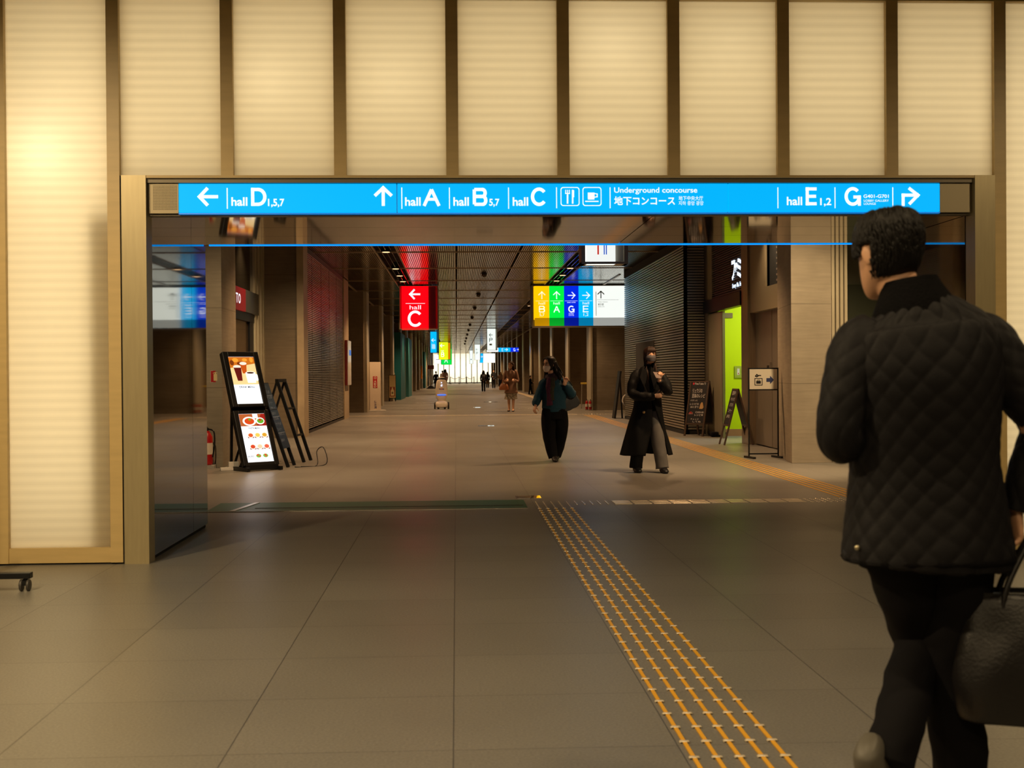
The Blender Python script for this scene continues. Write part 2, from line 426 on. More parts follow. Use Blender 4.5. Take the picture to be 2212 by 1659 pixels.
# ================================================================== THE SETTING
b = MB(); b.box(-14, 16, -7, 182, -0.2, 0)
struct('floor', b, m_floor)

# ---------------------------------------------------------------- lit facade
XM, PS, MW = -2.40, 0.7805, 0.085       # first mullion, spacing, mullion width
HZ = 2.69; TOPZ = 3.905
b = MB()
for k in range(-6, 17):
    x = XM + PS * k
    z0 = 0.0 if (k <= 0 or k >= 8) else HZ
    if k <= 0: z0 = 0.012
    b.box(x, x + MW, D - 0.03, D + 0.10, z0, TOPZ + 0.02)
for k in list(range(-6, 0)) + list(range(8, 16)):
    x = XM + PS * k + MW
    b.box(x, x + PS - MW, D - 0.02, D + 0.10, 0.012, 0.115)
b.box(XM - 6 * PS, XM + 17 * PS, D - 0.035, D + 0.12, TOPZ + 0.02, TOPZ + 0.05)
struct('wall_front', b, m_frame)
b = MB(); b.box(-14, -2.31, D - 0.01, D + 0.12, 0, 0.012); b.box(3.86, 16, D - 0.01, D + 0.12, 0, 0.012); b.box(-14, 16, D - 0.0, D + 0.1, TOPZ + 0.05, TOPZ + 0.075)
b.box(XM + MW, XM + MW + 0.012, D - 0.02, D + 0.1, 0, HZ); b.box(3.846, 3.856, D - 0.02, D + 0.1, 0, HZ)
struct('trim_1', b, m_gap)
n = 0
for k in range(-6, 16):
    n += 1
    x = XM + PS * k + MW
    full = k < 0 or k >= 8
    b = MB(); b.box(x - 0.005, x + PS - MW + 0.005, D + 0.012, D + 0.02, 0.11 if full else HZ - 0.002, TOPZ + 0.02)
    struct('window_%d' % n, b, m_panel)
# jamb posts and the thin rail over the opening
b = MB(); b.box(XM + MW + 0.012, -2.135, D - 0.035, D + 0.13, 0, HZ)
b.box(3.70, 3.846, D - 0.035, D + 0.13, 0, HZ)
struct('trim_2', b, m_post)
b = MB(); b.box(-2.135, 3.70, D - 0.03, D + 0.02, 2.672, HZ)
struct('trim_3', b, m_frame)
# white lamp cavity behind the panels (left bay has a column standing close to the sheet)
m_cav = M('cavity_white', (225, 220, 208), 0.9)
b = MB(); b.box(-14, -2.29, 9.55, 9.6, 0, 4.1); b.box(3.88, 16, 9.55, 9.6, 0, 4.1); b.box(-2.29, 3.88, 9.55, 9.6, 2.66, 4.1)
b.box(-2.32, -2.28, D + 0.14, 9.55, 0, 2.7); b.box(3.86, 3.9, D + 0.14, 9.55, 0, 2.7)
b.box(-14, 16, D + 0.12, 9.55, 4.02, 4.06); b.box(-2.3, 3.9, D + 0.14, 9.55, 2.66, 2.685)
struct('wall_cavity', b, m_cav)
q0 = at(192, 420, D + 0.07); q1 = at(242, 420, D + 0.07)
b = MB(); b.box(q0.x, q1.x + 0.02, D + 0.085, D + 0.25, 0, 2.42)
struct('pillar_cavity', b, m_cav)

# ---------------------------------------------------------------- lintel over the opening
LY = 10.85; SOF = 2.425
b = MB(); b.box(-2.28, 3.86, D + 0.14, LY, SOF + 0.02, 2.655)
struct('trim_4', b, m_gap)
b = MB()
xs = [-2.15, 1.42, 3.70]
for i in range(2):
    b.box(xs[i] + 0.004, xs[i + 1] - 0.004, D + 0.13, 9.60, SOF, SOF + 0.012)
    b.box(xs[i] + 0.004, xs[i + 1] - 0.004, 9.606, 10.2, SOF, SOF + 0.012)
    b.box(xs[i] + 0.004, xs[i + 1] - 0.004, 10.206, LY, SOF, SOF + 0.012)
struct('ceiling_soffit', b, m_soffit)
# reveals of the opening
b = MB()
for (ya, yb) in ((D + 0.16, 10.27), (10.276, LY)):
    b.box(-2.28, -2.145, ya, yb, 0.03, SOF); b.box(3.705, 3.84, ya, yb, 0.03, SOF)
struct('wall_reveal', b, m_mirror)
b = MB(); b.box(-2.27, -2.16, D + 0.2, LY - 0.02, 0, 0.03); b.box(3.72, 3.83, D + 0.2, LY - 0.02, 0, 0.03)
struct('baseboard_reveal', b, m_gap)
# back of the facade wall as the concourse sees it
b = MB(); b.box(-14, -2.29, 9.62, LY - 0.02, 0, CEIL); b.box(3.86, 16, 9.62, LY - 0.02, 0, CEIL); b.box(-2.29, 3.86, 10.0, LY - 0.01, 2.66, CEIL)
struct('wall_back', b, m_conc)

# ---------------------------------------------------------------- front hall
b = MB(); b.box(-14, 16, -7, D - 0.03, TOPZ + 0.075, 4.2)
struct('ceiling_hall', b, m_brownceil)
b = MB(); b.box(-14, -13.8, -7, 9.6, 0, 4.1); b.box(15.8, 16, -7, 9.6, 0, 4.1); b.box(-14, 16, -7.2, -7, 0, 4.1)
struct('wall_hall', b, m_conc)

# ---------------------------------------------------------------- concourse ceiling: long metal slats
b = MB()
SLOTS = ((-1.84, -1.36), (2.86, 3.32))
pitch = 0.0475; x = -5.6
GY0, GY1 = LY, 175.0
while x < 7.2:
    skip = any(a - 0.02 < x < c for a, c in SLOTS) or abs(x - 0.02) < 0.03 or abs(x - 1.47) < 0.03
    if not skip: b.box(x, x + 0.030, GY0, GY1, CEIL, CEIL + 0.035)
    x += pitch
for a, c in SLOTS:
    for k in range(1, 4):
        xx = a + (c - a) * k / 4; b.box(xx - 0.006, xx + 0.006, GY0, GY1, CEIL + 0.005, CEIL + 0.03)
struct('ceiling_slats', b, m_slat)
b = MB(); y = 11.3
while y < 175:
    b.box(-5.6, 7.2, y, y + 0.085, CEIL - 0.012, CEIL + 0.03); y += 4.48
for xx in (-0.005, 1.45): b.box(xx, xx + 0.012, GY0, GY1, CEIL - 0.004, CEIL + 0.03)
for a, c in SLOTS:
    b.box(a - 0.03, a, GY0, GY1, CEIL - 0.004, CEIL + 0.03); b.box(c, c + 0.03, GY0, GY1, CEIL - 0.004, CEIL + 0.03)
b.box(-3.42, -3.36, 20, GY1, CEIL - 0.02, CEIL + 0.03); b.box(4.72, 4.78, 36, GY1, CEIL - 0.02, CEIL + 0.03)
struct('ceiling_bars', b, M('ceiling_bar_metal', (150, 128, 98), 0.45, 0.4))
b = MB(); y = 11.8
while y < 120:
    b.box(-5.6, 7.2, y, y + 0.006, CEIL + 0.036, CEIL + 0.044); y += 0.56
struct('ceiling_wires', b, M('ceiling_wire_metal', (90, 80, 64), 0.5, 0.6))
b = MB(); b.box(-14, 16, LY - 0.1, 182, CEIL + 0.55, CEIL + 0.7)
b.box(-14, -5.6, LY, 182, CEIL, CEIL + 0.1); b.box(7.2, 16, LY, 182, CEIL, CEIL + 0.1)
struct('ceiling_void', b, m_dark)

# ---------------------------------------------------------------- left side
# concrete column by the menu display
b = MB(); b.prism([(-3.31, 17.85, 0), (-4.6, 17.95, 0), (-4.6, 19.15, 0), (-3.32, 19.05, 0)], (0, 0, CEIL))
struct('pillar_left', b, m_conc)
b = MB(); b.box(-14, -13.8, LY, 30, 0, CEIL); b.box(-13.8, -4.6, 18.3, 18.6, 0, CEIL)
struct('wall_left', b, m_conc)
# wall of the next bay, bright edge strip, louvre wall
b = MB(); b.box(-8.5, -3.30, 26.2, 27.0, 0, CEIL)
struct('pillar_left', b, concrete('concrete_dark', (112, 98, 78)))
m_strip = M('edge_strip_metal', (190, 178, 150), 0.35, 0.3, var=0.1, vs=2)
b = MB(); b.box(-3.30, -3.16, 26.15, 26.9, 0, CEIL)
struct('trim_5', b, M('edge_strip_stone', (172, 152, 122), 0.45, var=0.12, vs=4))
LX = -3.30
b = MB(); b.box(LX - 0.45, LX - 0.10, 27.0, 37.0, 0, CEIL)
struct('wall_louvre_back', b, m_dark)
b = MB(); z = 0.10
while z < CEIL - 0.12:
    b.box(LX - 0.05, LX, 27.0, 36.8, z, z + 0.023); z += 0.0425
struct('wall_louvre_left', b, m_louvre)
b = MB()
for k in range(0, 6): b.box(LX - 0.09, LX + 0.002, 27.0 + k * 1.95, 27.03 + k * 1.95, 0.05, CEIL - 0.05)
b.box(LX - 0.1, LX + 0.004, 27.0, 36.8, CEIL - 0.12, CEIL); b.box(LX - 0.1, LX + 0.004, 27.0, 36.8, 0.0, 0.06)
struct('trim_6', b, M('louvre_rib', (58, 54, 48), 0.5, 0.5))
b = MB(); b.box(-3.55, LX + 0.03, 36.8, 38.3, 0, CEIL - 0.02)
struct('trim_7', b, M('edge_strip_stone', (172, 152, 122)))

# colonnade of concrete fins, both sides, every 8.8 m
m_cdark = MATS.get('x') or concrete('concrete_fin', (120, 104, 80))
for i in range(15):
    y = 43.0 + 8.8 * i
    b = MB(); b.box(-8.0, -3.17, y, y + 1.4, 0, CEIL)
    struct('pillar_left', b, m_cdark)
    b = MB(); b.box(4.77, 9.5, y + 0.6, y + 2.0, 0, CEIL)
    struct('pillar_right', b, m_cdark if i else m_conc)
    b = MB()
    b.box(-3.17, -3.06, y + 0.1, y + 1.3, 0, CEIL); b.box(-3.62, -3.5, y + 2.3, y + 2.5, 0, CEIL)
    b.box(4.70, 4.77, y + 0.55, y + 1.9, 0, CEIL); b.box(4.98, 5.1, y + 2.9, y + 3.1, 0, CEIL)
    struct('trim_8', b, m_strip)
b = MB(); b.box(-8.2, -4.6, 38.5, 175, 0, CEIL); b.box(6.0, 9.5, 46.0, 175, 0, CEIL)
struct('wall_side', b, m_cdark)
b = MB(); b.box(3.98, 4.35, 46.0, 120, 0, 0.012)
struct('trim_kerb', b, M('pale_kerb', (186, 168, 138), 0.4))

# ---------------------------------------------------------------- right side: louvre block
RX = 4.78
b = MB(); b.box(RX + 0.12, 7.5, 26.2, 35.3, 0, CEIL)
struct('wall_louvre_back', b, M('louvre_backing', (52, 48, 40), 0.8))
b = MB(); z = 0.10
while z < 3.98:
    b.box(RX, RX + 0.07, 26.02, 35.3, z, z + 0.037); b.box(RX + 0.0, 5.21, 26.02, 26.09, z, z + 0.037); z += 0.058
struct('wall_louvre_right', b, M('louvre_metal_right', (168, 162, 148), 0.3, 0.8))
b = MB(); b.box(RX - 0.01, RX + 0.1, 26.0, 35.3, 3.98, CEIL); b.box(RX - 0.01, 5.22, 26.0, 26.1, 3.98, CEIL); b.box(RX - 0.01, RX + 0.1, 26.0, 35.3, 0, 0.08); b.box(RX - 0.01, 5.22, 26.0, 26.1, 0, 0.08)
b.box(RX - 0.015, RX + 0.12, 30.0, 33.0, 1.05, 2.08)
struct('trim_9', b, m_dark)
# wall strip, shop front
SX = 5.22
b = MB(); b.box(SX, SX + 0.06, 25.75, 26.1, 0, CEIL); b.box(SX, SX + 0.06, 22.6, 22.68, 0, CEIL); b.box(SX, SX + 0.05, 24.3, 24.38, 0, 2.5)
struct('trim_10', b, M('shop_frame_steel', (150, 140, 118), 0.35, 0.8))
b = MB(); b.box(SX + 0.02, SX + 0.05, 24.38, 25.75, 0.05, 2.5)
struct('door_1', b, M('brushed_shop_door', (150, 142, 118), 0.34, 0.4, var=0.08, vs=3, stretch=(12, 12, 1)))
b = MB(); b.box(SX - 0.04, SX + 0.1, 22.62, 26.0, 2.52, 2.78)
struct('trim_11', b, m_black)
b = MB(); z = 2.8
while z < CEIL - 0.05:
    b.box(SX, SX + 0.03, 22.6, 25.3, z, z + 0.022); z += 0.044
b.box(SX + 0.05, SX + 0.08, 22.6, 25.3, 2.78, CEIL)
struct('wall_shop_fascia', b, M('fascia_slat', (92, 90, 86), 0.4, 0.3))
b = MB(); b.box(SX + 0.0, SX + 0.04, 25.3, 25.75, 2.78, CEIL)
struct('wall_shop_strip', b, M('grey_panel', (150, 140, 116), 0.5))
# lime interior
m_lime = M('lime_paint', (186, 212, 0), 0.6, spec=0.2)
b = MB(); b.box(SX + 0.1, 9.0, 25.2, 25.3, 0.14, 3.6); b.box(SX + 0.1, SX + 0.14, 24.45, 25.2, 2.52, 3.6)
struct('wall_shop_interior', b, m_lime)
b = MB(); b.box(SX + 0.1, 9.0, 22.0, 25.3, 3.6, 3.7)
struct('ceiling_shop', b, M('white_ceiling', (220, 216, 205), 0.8))
b = MB(); b.box(SX + 0.1, 9, 25.18, 25.3, 0, 0.14)
struct('baseboard_shop', b, M('red_brown_skirting', (150, 104, 74), 0.5))
b = MB(); b.box(8.9, 9.0, 20, 25.3, 0, 3.7); b.box(SX + 0.5, 9.0, 22.0, 22.1, 0, 3.7)
struct('wall_shop_side', b, m_lime)
# service door and the wall around it, between the shop and the concrete column
m_grey = M('grey_steel_door', (128, 118, 104), 0.42, 0.3, var=0.04)
b = MB(); b.box(SX - 0.02, SX + 0.5, 22.1, 22.6, 0, CEIL)
struct('pillar_shop', b, M('brown_steel', (140, 122, 98), 0.3, 0.6, var=0.1, vs=3, stretch=(9, 9, 1)))
b = MB(); b.box(SX + 0.12, SX + 0.16, 20.95, 22.1, 0.02, 2.35)
struct('door_2', b, m_grey)
b = MB(); b.box(SX + 0.12, SX + 0.16, 19.6, 20.92, 0.02, 2.35)
struct('door_3', b, m_grey)
m_wallp = M('putty_panel', (142, 128, 102), 0.5)
b = MB(); b.box(SX + 0.02, SX + 0.4, 19.3, 22.1, 2.35, 2.74); b.box(SX + 0.2, SX + 0.4, 19.3, 22.1, 0, 2.35)
b.box(SX + 0.02, SX + 0.06, 21.0, 22.1, 2.74, CEIL)
struct('wall_service', b, m_wallp)
b = MB(); b.box(SX + 0.1, SX + 0.2, 19.3, 21.0, 2.74, CEIL)
struct('window_louvre', b, m_dark)
b = MB(); z = 2.8
while z < CEIL:
    b.box(SX + 0.06, SX + 0.1, 19.3, 20.4, z, z + 0.03); z += 0.09
struct('trim_12', b, m_louvre)
# concrete column on the right and what stands beyond it
b = MB(); b.prism([(4.74, 17.5, 0), (5.34, 17.58, 0), (5.5, 19.3, 0), (4.96, 19.1, 0)], (0, 0, CEIL))
struct('pillar_right', b, m_conc)
b = MB()
for k in range(4): b.box(5.36 + 0.062 * k, 5.40 + 0.062 * k, 17.62, 17.72, 0, CEIL)
struct('trim_13', b, m_strip)
b = MB(); b.box(5.5, 13, 19.3, 19.5, 0, CEIL); b.box(13, 13.2, LY, 19.5, 0, CEIL)
struct('wall_right', b, M('olive_wall', (122, 120, 96), 0.55))
b = MB(); b.box(5.66, 6.9, 19.24, 19.3, 0.02, 2.65)
struct('door_4', b, M('dark_olive_door', (74, 78, 60), 0.4))

# ---------------------------------------------------------------- lit wall that closes the concourse
b = MB(); b.box(-6, 9, 175.6, 175.64, 0.1, CEIL + 0.1)
struct('window_31', b, m_panel)
b = MB()
for k in range(20): b.box(-5.7 + 0.78 * k, -5.6 + 0.78 * k, 175.45, 175.6, 0, CEIL)
b.box(-6, 9, 175.4, 175.6, 0, 0.12)
struct('wall_far', b, M('far_mullion', (96, 84, 60), 0.5, 0.5))
b = MB(); b.box(-6.2, 9.2, 178.0, 178.1, 0, 4.6); b.box(-6.2, 9.2, 175.7, 178.0, 4.55, 4.65)
struct('wall_far_cavity', b, m_cav)

# ---------------------------------------------------------------- tactile paving, floor track, floor plates
m_yel = M('yellow_resin', (232, 170, 20), 0.4)
m_stud = M('steel_stud', (236, 222, 196), 0.25, 0.35)
def strip(name, label, x0, ya, yb, n=5, studs=True, steel_from=None):
    t = thing(name, label, 'tactile paving', (x0, ya, 0))
    for k in range(n):
        x = 0.0775 * k
        r = MB(); r.box(x - 0.0072, x + 0.0072, 0, (steel_from or yb) - ya, 0.0, 0.0055)
        ro = r.build('yellow_rail', m_yel, t, bev=0.001)
        if studs:
            s_ = MB(); y = 0.181 * math.ceil((ya - 4.163) / 0.181) + 4.163 - ya
            while y + ya < (steel_from or yb):
                s_.loft([(x - 0.017, y, 0.002), (x - 0.015, y, 0.0062), (x + 0.015, y, 0.0062), (x + 0.017, y, 0.002)], [(0.0105, 0.003)] * 4, n=8, ref=(0, 1, 0)); y += 0.181
            tag(s_.build('steel_stud', m_stud, ro, smooth=True), 'steel caps between the yellow bars', kind='stuff')
        if steel_from:
            r = MB(); r.box(x - 0.0062, x + 0.0062, steel_from - ya, yb - ya, 0, 0.007)
            r.build('steel_rail', m_stud, t, bev=0.0015)
    return t
strip('tactile_strip', 'five yellow tactile bars running from the foreground to the metal crossing', 0.79, 2.6, 12.6, steel_from=12.0)
strip('tactile_strip', 'five yellow tactile bars running along the concourse past the louvre wall', 3.95, 12.75, 38.6, studs=False)
def dots(parent, xs, ys):
    d = MB()
    for x in xs:
        for y in ys: d.loft([(x, y, 0), (x, y, 0.004), (x, y, 0.006)], [0.013, 0.011, 0.006], n=10)
    return tag(d.build('warning_dot', m_stud, parent, smooth=True), kind='stuff')
t = thing('tactile_crossing', 'row of steel tactile plates and dots crossing the floor behind the opening', 'tactile paving', (0, 12.45, 0))
for k in range(5):
    r = MB(); r.box(1.178 + 0.0775 * k, 1.190 + 0.0775 * k, -0.16, 0.16, 0, 0.006); r.build('steel_rail', m_stud, t, bev=0.0015)
for k in range(10):
    r = MB(); x = 1.56 + 0.193 * k; r.box(x, x + 0.172, -0.17, 0.17, 0, 0.005)
    for j in range(4): r.box(x, x + 0.172, -0.15 + 0.085 * j, -0.12 + 0.085 * j, 0.005, 0.0075)
    r.build('steel_plate', m_stud, t, bev=0.001)
dots(t, [3.54 + 0.062 * i for i in range(14)], [-0.16 + 0.064 * j for j in range(6)])
t = thing('tactile_crossing', 'far row of steel tactile plates beside the fallen light under the hanging signs', 'tactile paving', (0, 39.3, 0))
t['label'] = 'far row of steel tactile plates crossing the floor from the left concrete fin'
for k in range(36):
    r = MB(); x = -3.4 + 0.2 * k; r.box(x, x + 0.178, -0.17, 0.17, 0, 0.007); r.build('steel_plate', m_stud, t)
dots(t, [3.9 + 0.09 * i for i in range(12)], [-0.16 + 0.08 * j for j in range(5)])
t2 = tag(MB().box(-0.55, 0.55, 0, 0.3, 0, 0.006).build('tactile_plate', m_stud), 'pale tactile plate row end beside the right concrete fin', 'tactile paving'); t2.location = (5.6, 42.4, 0)

m_track = M('dark_green_track', (4, 82, 62), 0.4)
t = thing('floor_track', 'dark green sliding door track set flush in the floor of the opening', 'door track', (-0.85, 12.0, 0))
MB().box(-1.55, 1.53, 0.0, 0.82, 0.001, 0.004).build('track_bed', m_track, t)
MB().box(-1.12, 1.50, 0.26, 0.30, 0.004, 0.006).build('groove', m_gap, t)
MB().box(-1.55, 1.53, -0.015, 0.0, 0.001, 0.008).build('steel_edge', m_steel, t)
r = MB(); r.bar((-1.30, 0.02, 0.006), (-1.18, 0.80, 0.006), 0.05, 0.006); r.build('end_cap', m_steel, t)
for (x0, x1, y0, lab) in ((1115, 1170, 1077, 'polished floor plate beside the yellow tactile bars'), (1033, 1068, 921, 'small polished floor plate under the white sign'), (1023, 1040, 881, 'farther polished floor plate past the far tactile row'), (1045, 1080, 869, 'polished floor plate nearest the trench coat walker')):
    a = fl(x0, y0); c = fl(x1, y0)
    ln = 0.22 if y0 > 1000 else (0.35 if y0 > 900 else 0.7); tilt = {1077: 1.1, 921: .73, 881: .47}.get(y0, 0)
    tag(MB().box(-0.5 * (c.x - a.x), 0.5 * (c.x - a.x), 0, ln, 0, 0.004, Matrix.Rotation(radians(tilt), 4, 'X')).build('floor_plate', M('mirror_plate', (225, 225, 225), 0.03, 1.0)), lab, 'floor plate').location = ((a.x + c.x) / 2, a.y, 0)

# ================================================================== SIGNS
SY = D + 0.012
def zx(x, y, Y): q = at(x, y, Y); return q.x, q.z
def glyph(mb, ch, x0, x1, z0, z1, y, w):
    """grotesque capital drawn with strokes inside the box"""
    h = w / 2; X0, X1, Z0, Z1 = x0 + h, x1 - h, z0 + h, z1 - h; cx = (X0 + X1) / 2; zm = (Z0 + Z1) / 2
    def arc(cx_, cz_, rx, rz, a0, a1, n=18): return [(cx_ + rx * cos(radians(a0 + (a1 - a0) * i / n)), cz_ + rz * sin(radians(a0 + (a1 - a0) * i / n))) for i in range(n + 1)]
    rx, rz = (X1 - X0) / 2, (Z1 - Z0) / 2
    if ch == 'D': mb.stroke([(X0, Z0), (X0, Z1), (cx - rx * .1, Z1)] + arc(cx - rx * .1, zm, rx * 1.1, rz, 90, -90) + [(X0, Z0)], w, y)
    elif ch == 'C': mb.stroke(arc(cx, zm, rx, rz, 38, 322, 28), w, y)
    elif ch == 'G': mb.stroke(arc(cx, zm, rx, rz, 42, 350, 28), w, y); mb.stroke([(cx + rx * .1, zm - rz * .08), (X1, zm - rz * .08), (X1, Z0 - h)], w, y)
    elif ch == 'A':
        mb.stroke([(X0 - h * .5, Z0 - h), (cx, Z1)], w, y); mb.stroke([(cx, Z1), (X1 + h * .5, Z0 - h)], w, y); mb.stroke([(X0 + rx * .45, zm - rz * .32), (X1 - rx * .45, zm - rz * .32)], w * .9, y)
    elif ch == 'E': mb.stroke([(X1, Z1), (X0, Z1), (X0, Z0), (X1, Z0)], w, y); mb.stroke([(X0, zm), (X1 - rx * .12, zm)], w, y)
    elif ch == 'B':
        mb.stroke([(X0, Z0), (X0, Z1)], w, y); zq = zm + rz * .06
        mb.stroke([(X0, Z1)] + arc(X1 - rx * .55, (Z1 + zq) / 2, rx * .45, (Z1 - zq) / 2, 90, -90) + [(X0, zq)], w, y)
        mb.stroke([(X0, zq)] + arc(X1 - rx * .5, (Z0 + zq) / 2, rx * .5, (zq - Z0) / 2, 90, -90) + [(X0, Z0)], w, y)
    elif ch == 'P':
        mb.stroke([(X0, Z0 - h), (X0, Z1)], w, y); mb.stroke([(X0, Z1)] + arc(X1 - rx * .5, (Z1 + zm) / 2, rx * .5, (Z1 - zm) / 2, 90, -90) + [(X0, zm)], w, y)

# ---------------------------------------------------------------- long blue sign in the head of the opening
t = thing('directional_sign', 'long lit blue hall direction sign across the head of the opening', 'sign', (0, D, 2.42))
OFF = Vector((0, D, 2.42))
class SM(MB):
    """mesh in world coordinates, moved under its thing when built"""
    def build(s, name, mats, parent=None, **kw):
        if parent is not None:
            inv = Matrix.Translation(parent.location) @ Matrix.Rotation(parent.rotation_euler[2], 4, 'Z')
            inv = inv.inverted(); s.v = [inv @ v for v in s.v]
        return MB.build(s, name, mats, parent, **kw)
ZB = zx(1000, 461, D)[1]; ZT = 2.672
b = SM(); b.box(-2.135, 3.70, SY + 0.03, D + 0.12, ZB - 0.01, ZT); b.box(-2.135, 3.70, SY - 0.02, SY + 0.03, ZT - 0.03, ZT)
b.build('housing', M('sign_housing', (104, 96, 82), 0.45, 0.5), t)
xl = zx(386, 430, SY)[0]; xr = zx(2030, 430, SY)[0]; x1 = zx(857.3, 430, SY)[0]; x2 = zx(1573, 430, SY)[0]
zb = 2.437; zt = 2.638
lm = m_letter_lit
faces = []
for (a, c) in ((xl, x1 - .003), (x1 + .003, x2 - .003), (x2 + .003, xr)):
    b = SM(); b.box(a, c, SY, SY + 0.03, zb, zt); faces.append(b.build('sign_face', m_cyan, t, bev=0.002))
b = SM(); b.box(xl, xr, SY - 0.004, SY + 0.03, zb - 0.012, zb - 0.004); b.build('lower_edge', M('lit_blue_edge', (0, 120, 205), 0.3, emit=0.8), t)  # glowing strip imitates the sign's underside mirrored in the soffit
LYF = SY - 0.003
def PX(mb, kind, x0, x1_, y0, y1_, txt='', bold=1.0):
    a = at(x0, y1_, LYF); c = at(x1_, y0, LYF)
    if kind == 't': mb.text(txt, a.x, c.x, a.z, c.z, LYF, bold)
    elif kind == 'g': glyph(mb, txt, a.x, c.x, a.z, c.z, LYF, 0.0225)
    elif kind == 'b': mb.box(a.x, c.x, LYF, LYF + 0.003, a.z, c.z)
    elif kind == 'a':
        s = max(c.x - a.x, c.z - a.z)
        for st in arrow_pts((a.x + c.x) / 2, (a.z + c.z) / 2, s, txt): mb.stroke(st, 0.0225, LYF)
b = SM()
PX(b, 'a', 431, 471, 405.8, 444, 180); PX(b, 'b', 490, 491.6, 406, 451); PX(b, 't', 499.8, 534.3, 426, 444.8, 'hall'); PX(b, 'g', 542.5, 575.4, 405.8, 444.8, 'D'); PX(b, 't', 579, 614, 429.4, 448, '1,5,7')
PX(b, 'a', 808.5, 847.2, 405.8, 444.8, 90)
b.build('lettering', lm, None); bpy.context.scene.objects['lettering'].parent = faces[0]
def fixparent(o, par): o.parent = par; o.location = -Vector(t.location)
fixparent(bpy.context.scene.objects['lettering'], faces[0])
b = SM()
PX(b, 'b', 867.2, 868.8, 405, 451); PX(b, 't', 875, 908.6, 426, 444.8, 'hall'); PX(b, 'g', 914.3, 950, 405.8, 444.8, 'A')
PX(b, 'b', 970.1, 971.7, 405, 451); PX(b, 't', 979.4, 1012.8, 426, 444.8, 'hall'); PX(b, 'g', 1021.3, 1052.6, 405.8, 444.8, 'B'); PX(b, 't', 1056.7, 1078.7, 429.4, 447, '5,7')
PX(b, 'b', 1097.8, 1099.4, 405, 451); PX(b, 't', 1107.6, 1141, 426, 444.8, 'hall'); PX(b, 'g', 1147, 1182, 405, 445, 'C')
PX(b, 'b', 1201.5, 1203.1, 404.6, 449.7)
for (i0, i1) in ((1212, 1250.8), (1259.5, 1298.3)):     # rounded pictogram boxes
    a = at(i0, 444, LYF); c = at(i1, 405, LYF); r = 0.016
    ring = []
    for (cx_, cz_, a0) in ((c.x - r, c.z - r, 0), (a.x + r, c.z - r, 90), (a.x + r, a.z + r, 180), (c.x - r, a.z + r, 270)):
        ring += [(cx_ + r * cos(radians(a0 + 15 * k)), cz_ + r * sin(radians(a0 + 15 * k))) for k in range(7)]
    b.stroke(ring, 0.006, LYF, closed=True)
fx = lambda x, y: (at(x, y, LYF).x, at(x, y, LYF).z)
b.stroke([fx(1226, 420), fx(1226, 440)], 0.011, LYF); b.stroke([fx(1222, 410), fx(1222, 418), fx(1230, 418), fx(1230, 410)], 0.006, LYF); b.stroke([fx(1226, 410), fx(1226, 420)], 0.006, LYF)
b.stroke([fx(1237, 410), fx(1237, 440)], 0.011, LYF); b.stroke([fx(1238.5, 411), fx(1238.5, 426)], 0.012, LYF)
b.stroke([fx(1277, 416), fx(1277, 427.5)], 0.048, LYF); b.stroke([fx(1270, 429), fx(1284, 429)], 0.014, LYF); b.stroke([fx(1284, 418), fx(1290, 419), fx(1290, 425), fx(1284, 426)], 0.007, LYF); b.stroke([fx(1264, 435), fx(1293, 435)], 0.008, LYF)
PX(b, 'b', 1317.2, 1318.8, 404.6, 449.7); PX(b, 't', 1326.7, 1506.2, 404.6, 420, 'Underground concourse', 0.7); PX(b, 't', 1326.7, 1458.2, 424, 443.5, '地下コンコース', 1.0)
PX(b, 't', 1466, 1518.7, 423.3, 432.9, '地下中央大厅', 0.3); PX(b, 't', 1466, 1519.6, 434.3, 443.5, '지하 중앙 광장', 0.3)
fixparent(b.build('lettering', lm), faces[1])
b = SM()
PX(b, 'b', 1679.7, 1681.3, 404.6, 449.7); PX(b, 't', 1699.7, 1732.8, 425, 443.5, 'hall'); PX(b, 'g', 1740.5, 1767.4, 404.6, 443.5, 'E'); PX(b, 't', 1771.7, 1795.7, 427.6, 446, '1,2')
PX(b, 'b', 1803.1, 1804.7, 404.6, 449.7); PX(b, 'g', 1824.5, 1859.6, 404, 444.5, 'G'); PX(b, 't', 1865.3, 1920, 420, 427.6, 'G401-G701', 0.8); PX(b, 't', 1866, 1920, 431, 435.8, 'LOBBY GALLERY', 0.3); PX(b, 't', 1866, 1892, 437.7, 442.5, 'LOUNGE', 0.3)
PX(b, 'b', 1927.9, 1929.5, 404.6, 449.7)
b.stroke([fx(1951, 445), fx(1951, 421.5), fx(1982, 421.5)], 0.0225, LYF); b.stroke([fx(1963, 406), fx(1983, 421.5), fx(1964, 441)], 0.0225, LYF)
fixparent(b.build('lettering', lm), faces[2])
# speaker grille at the left end, blank plate at the right end
gl = zx(322, 430, SY)[0]
b = SM(); b.box(gl, xl - .002, SY, SY + 0.03, zb - 0.005, zt)
b.build('speaker_plate', M('grille_plate', (150, 138, 112), 0.45, 0.4), t)
b = SM()
for i in range(17):
    for j in range(16):
        x = gl + 0.03 + i * 0.0098; z = zb + 0.02 + j * 0.0108
        b.box(x, x + 0.005, SY - 0.001, SY, z, z + 0.005)
b.build('speaker_hole', m_gap, t)
b = SM(); b.box(xr + .002, 3.685, SY, SY + 0.03, zb - 0.005, zt); b.build('end_plate', M('grille_plate', (150, 138, 112)), t)

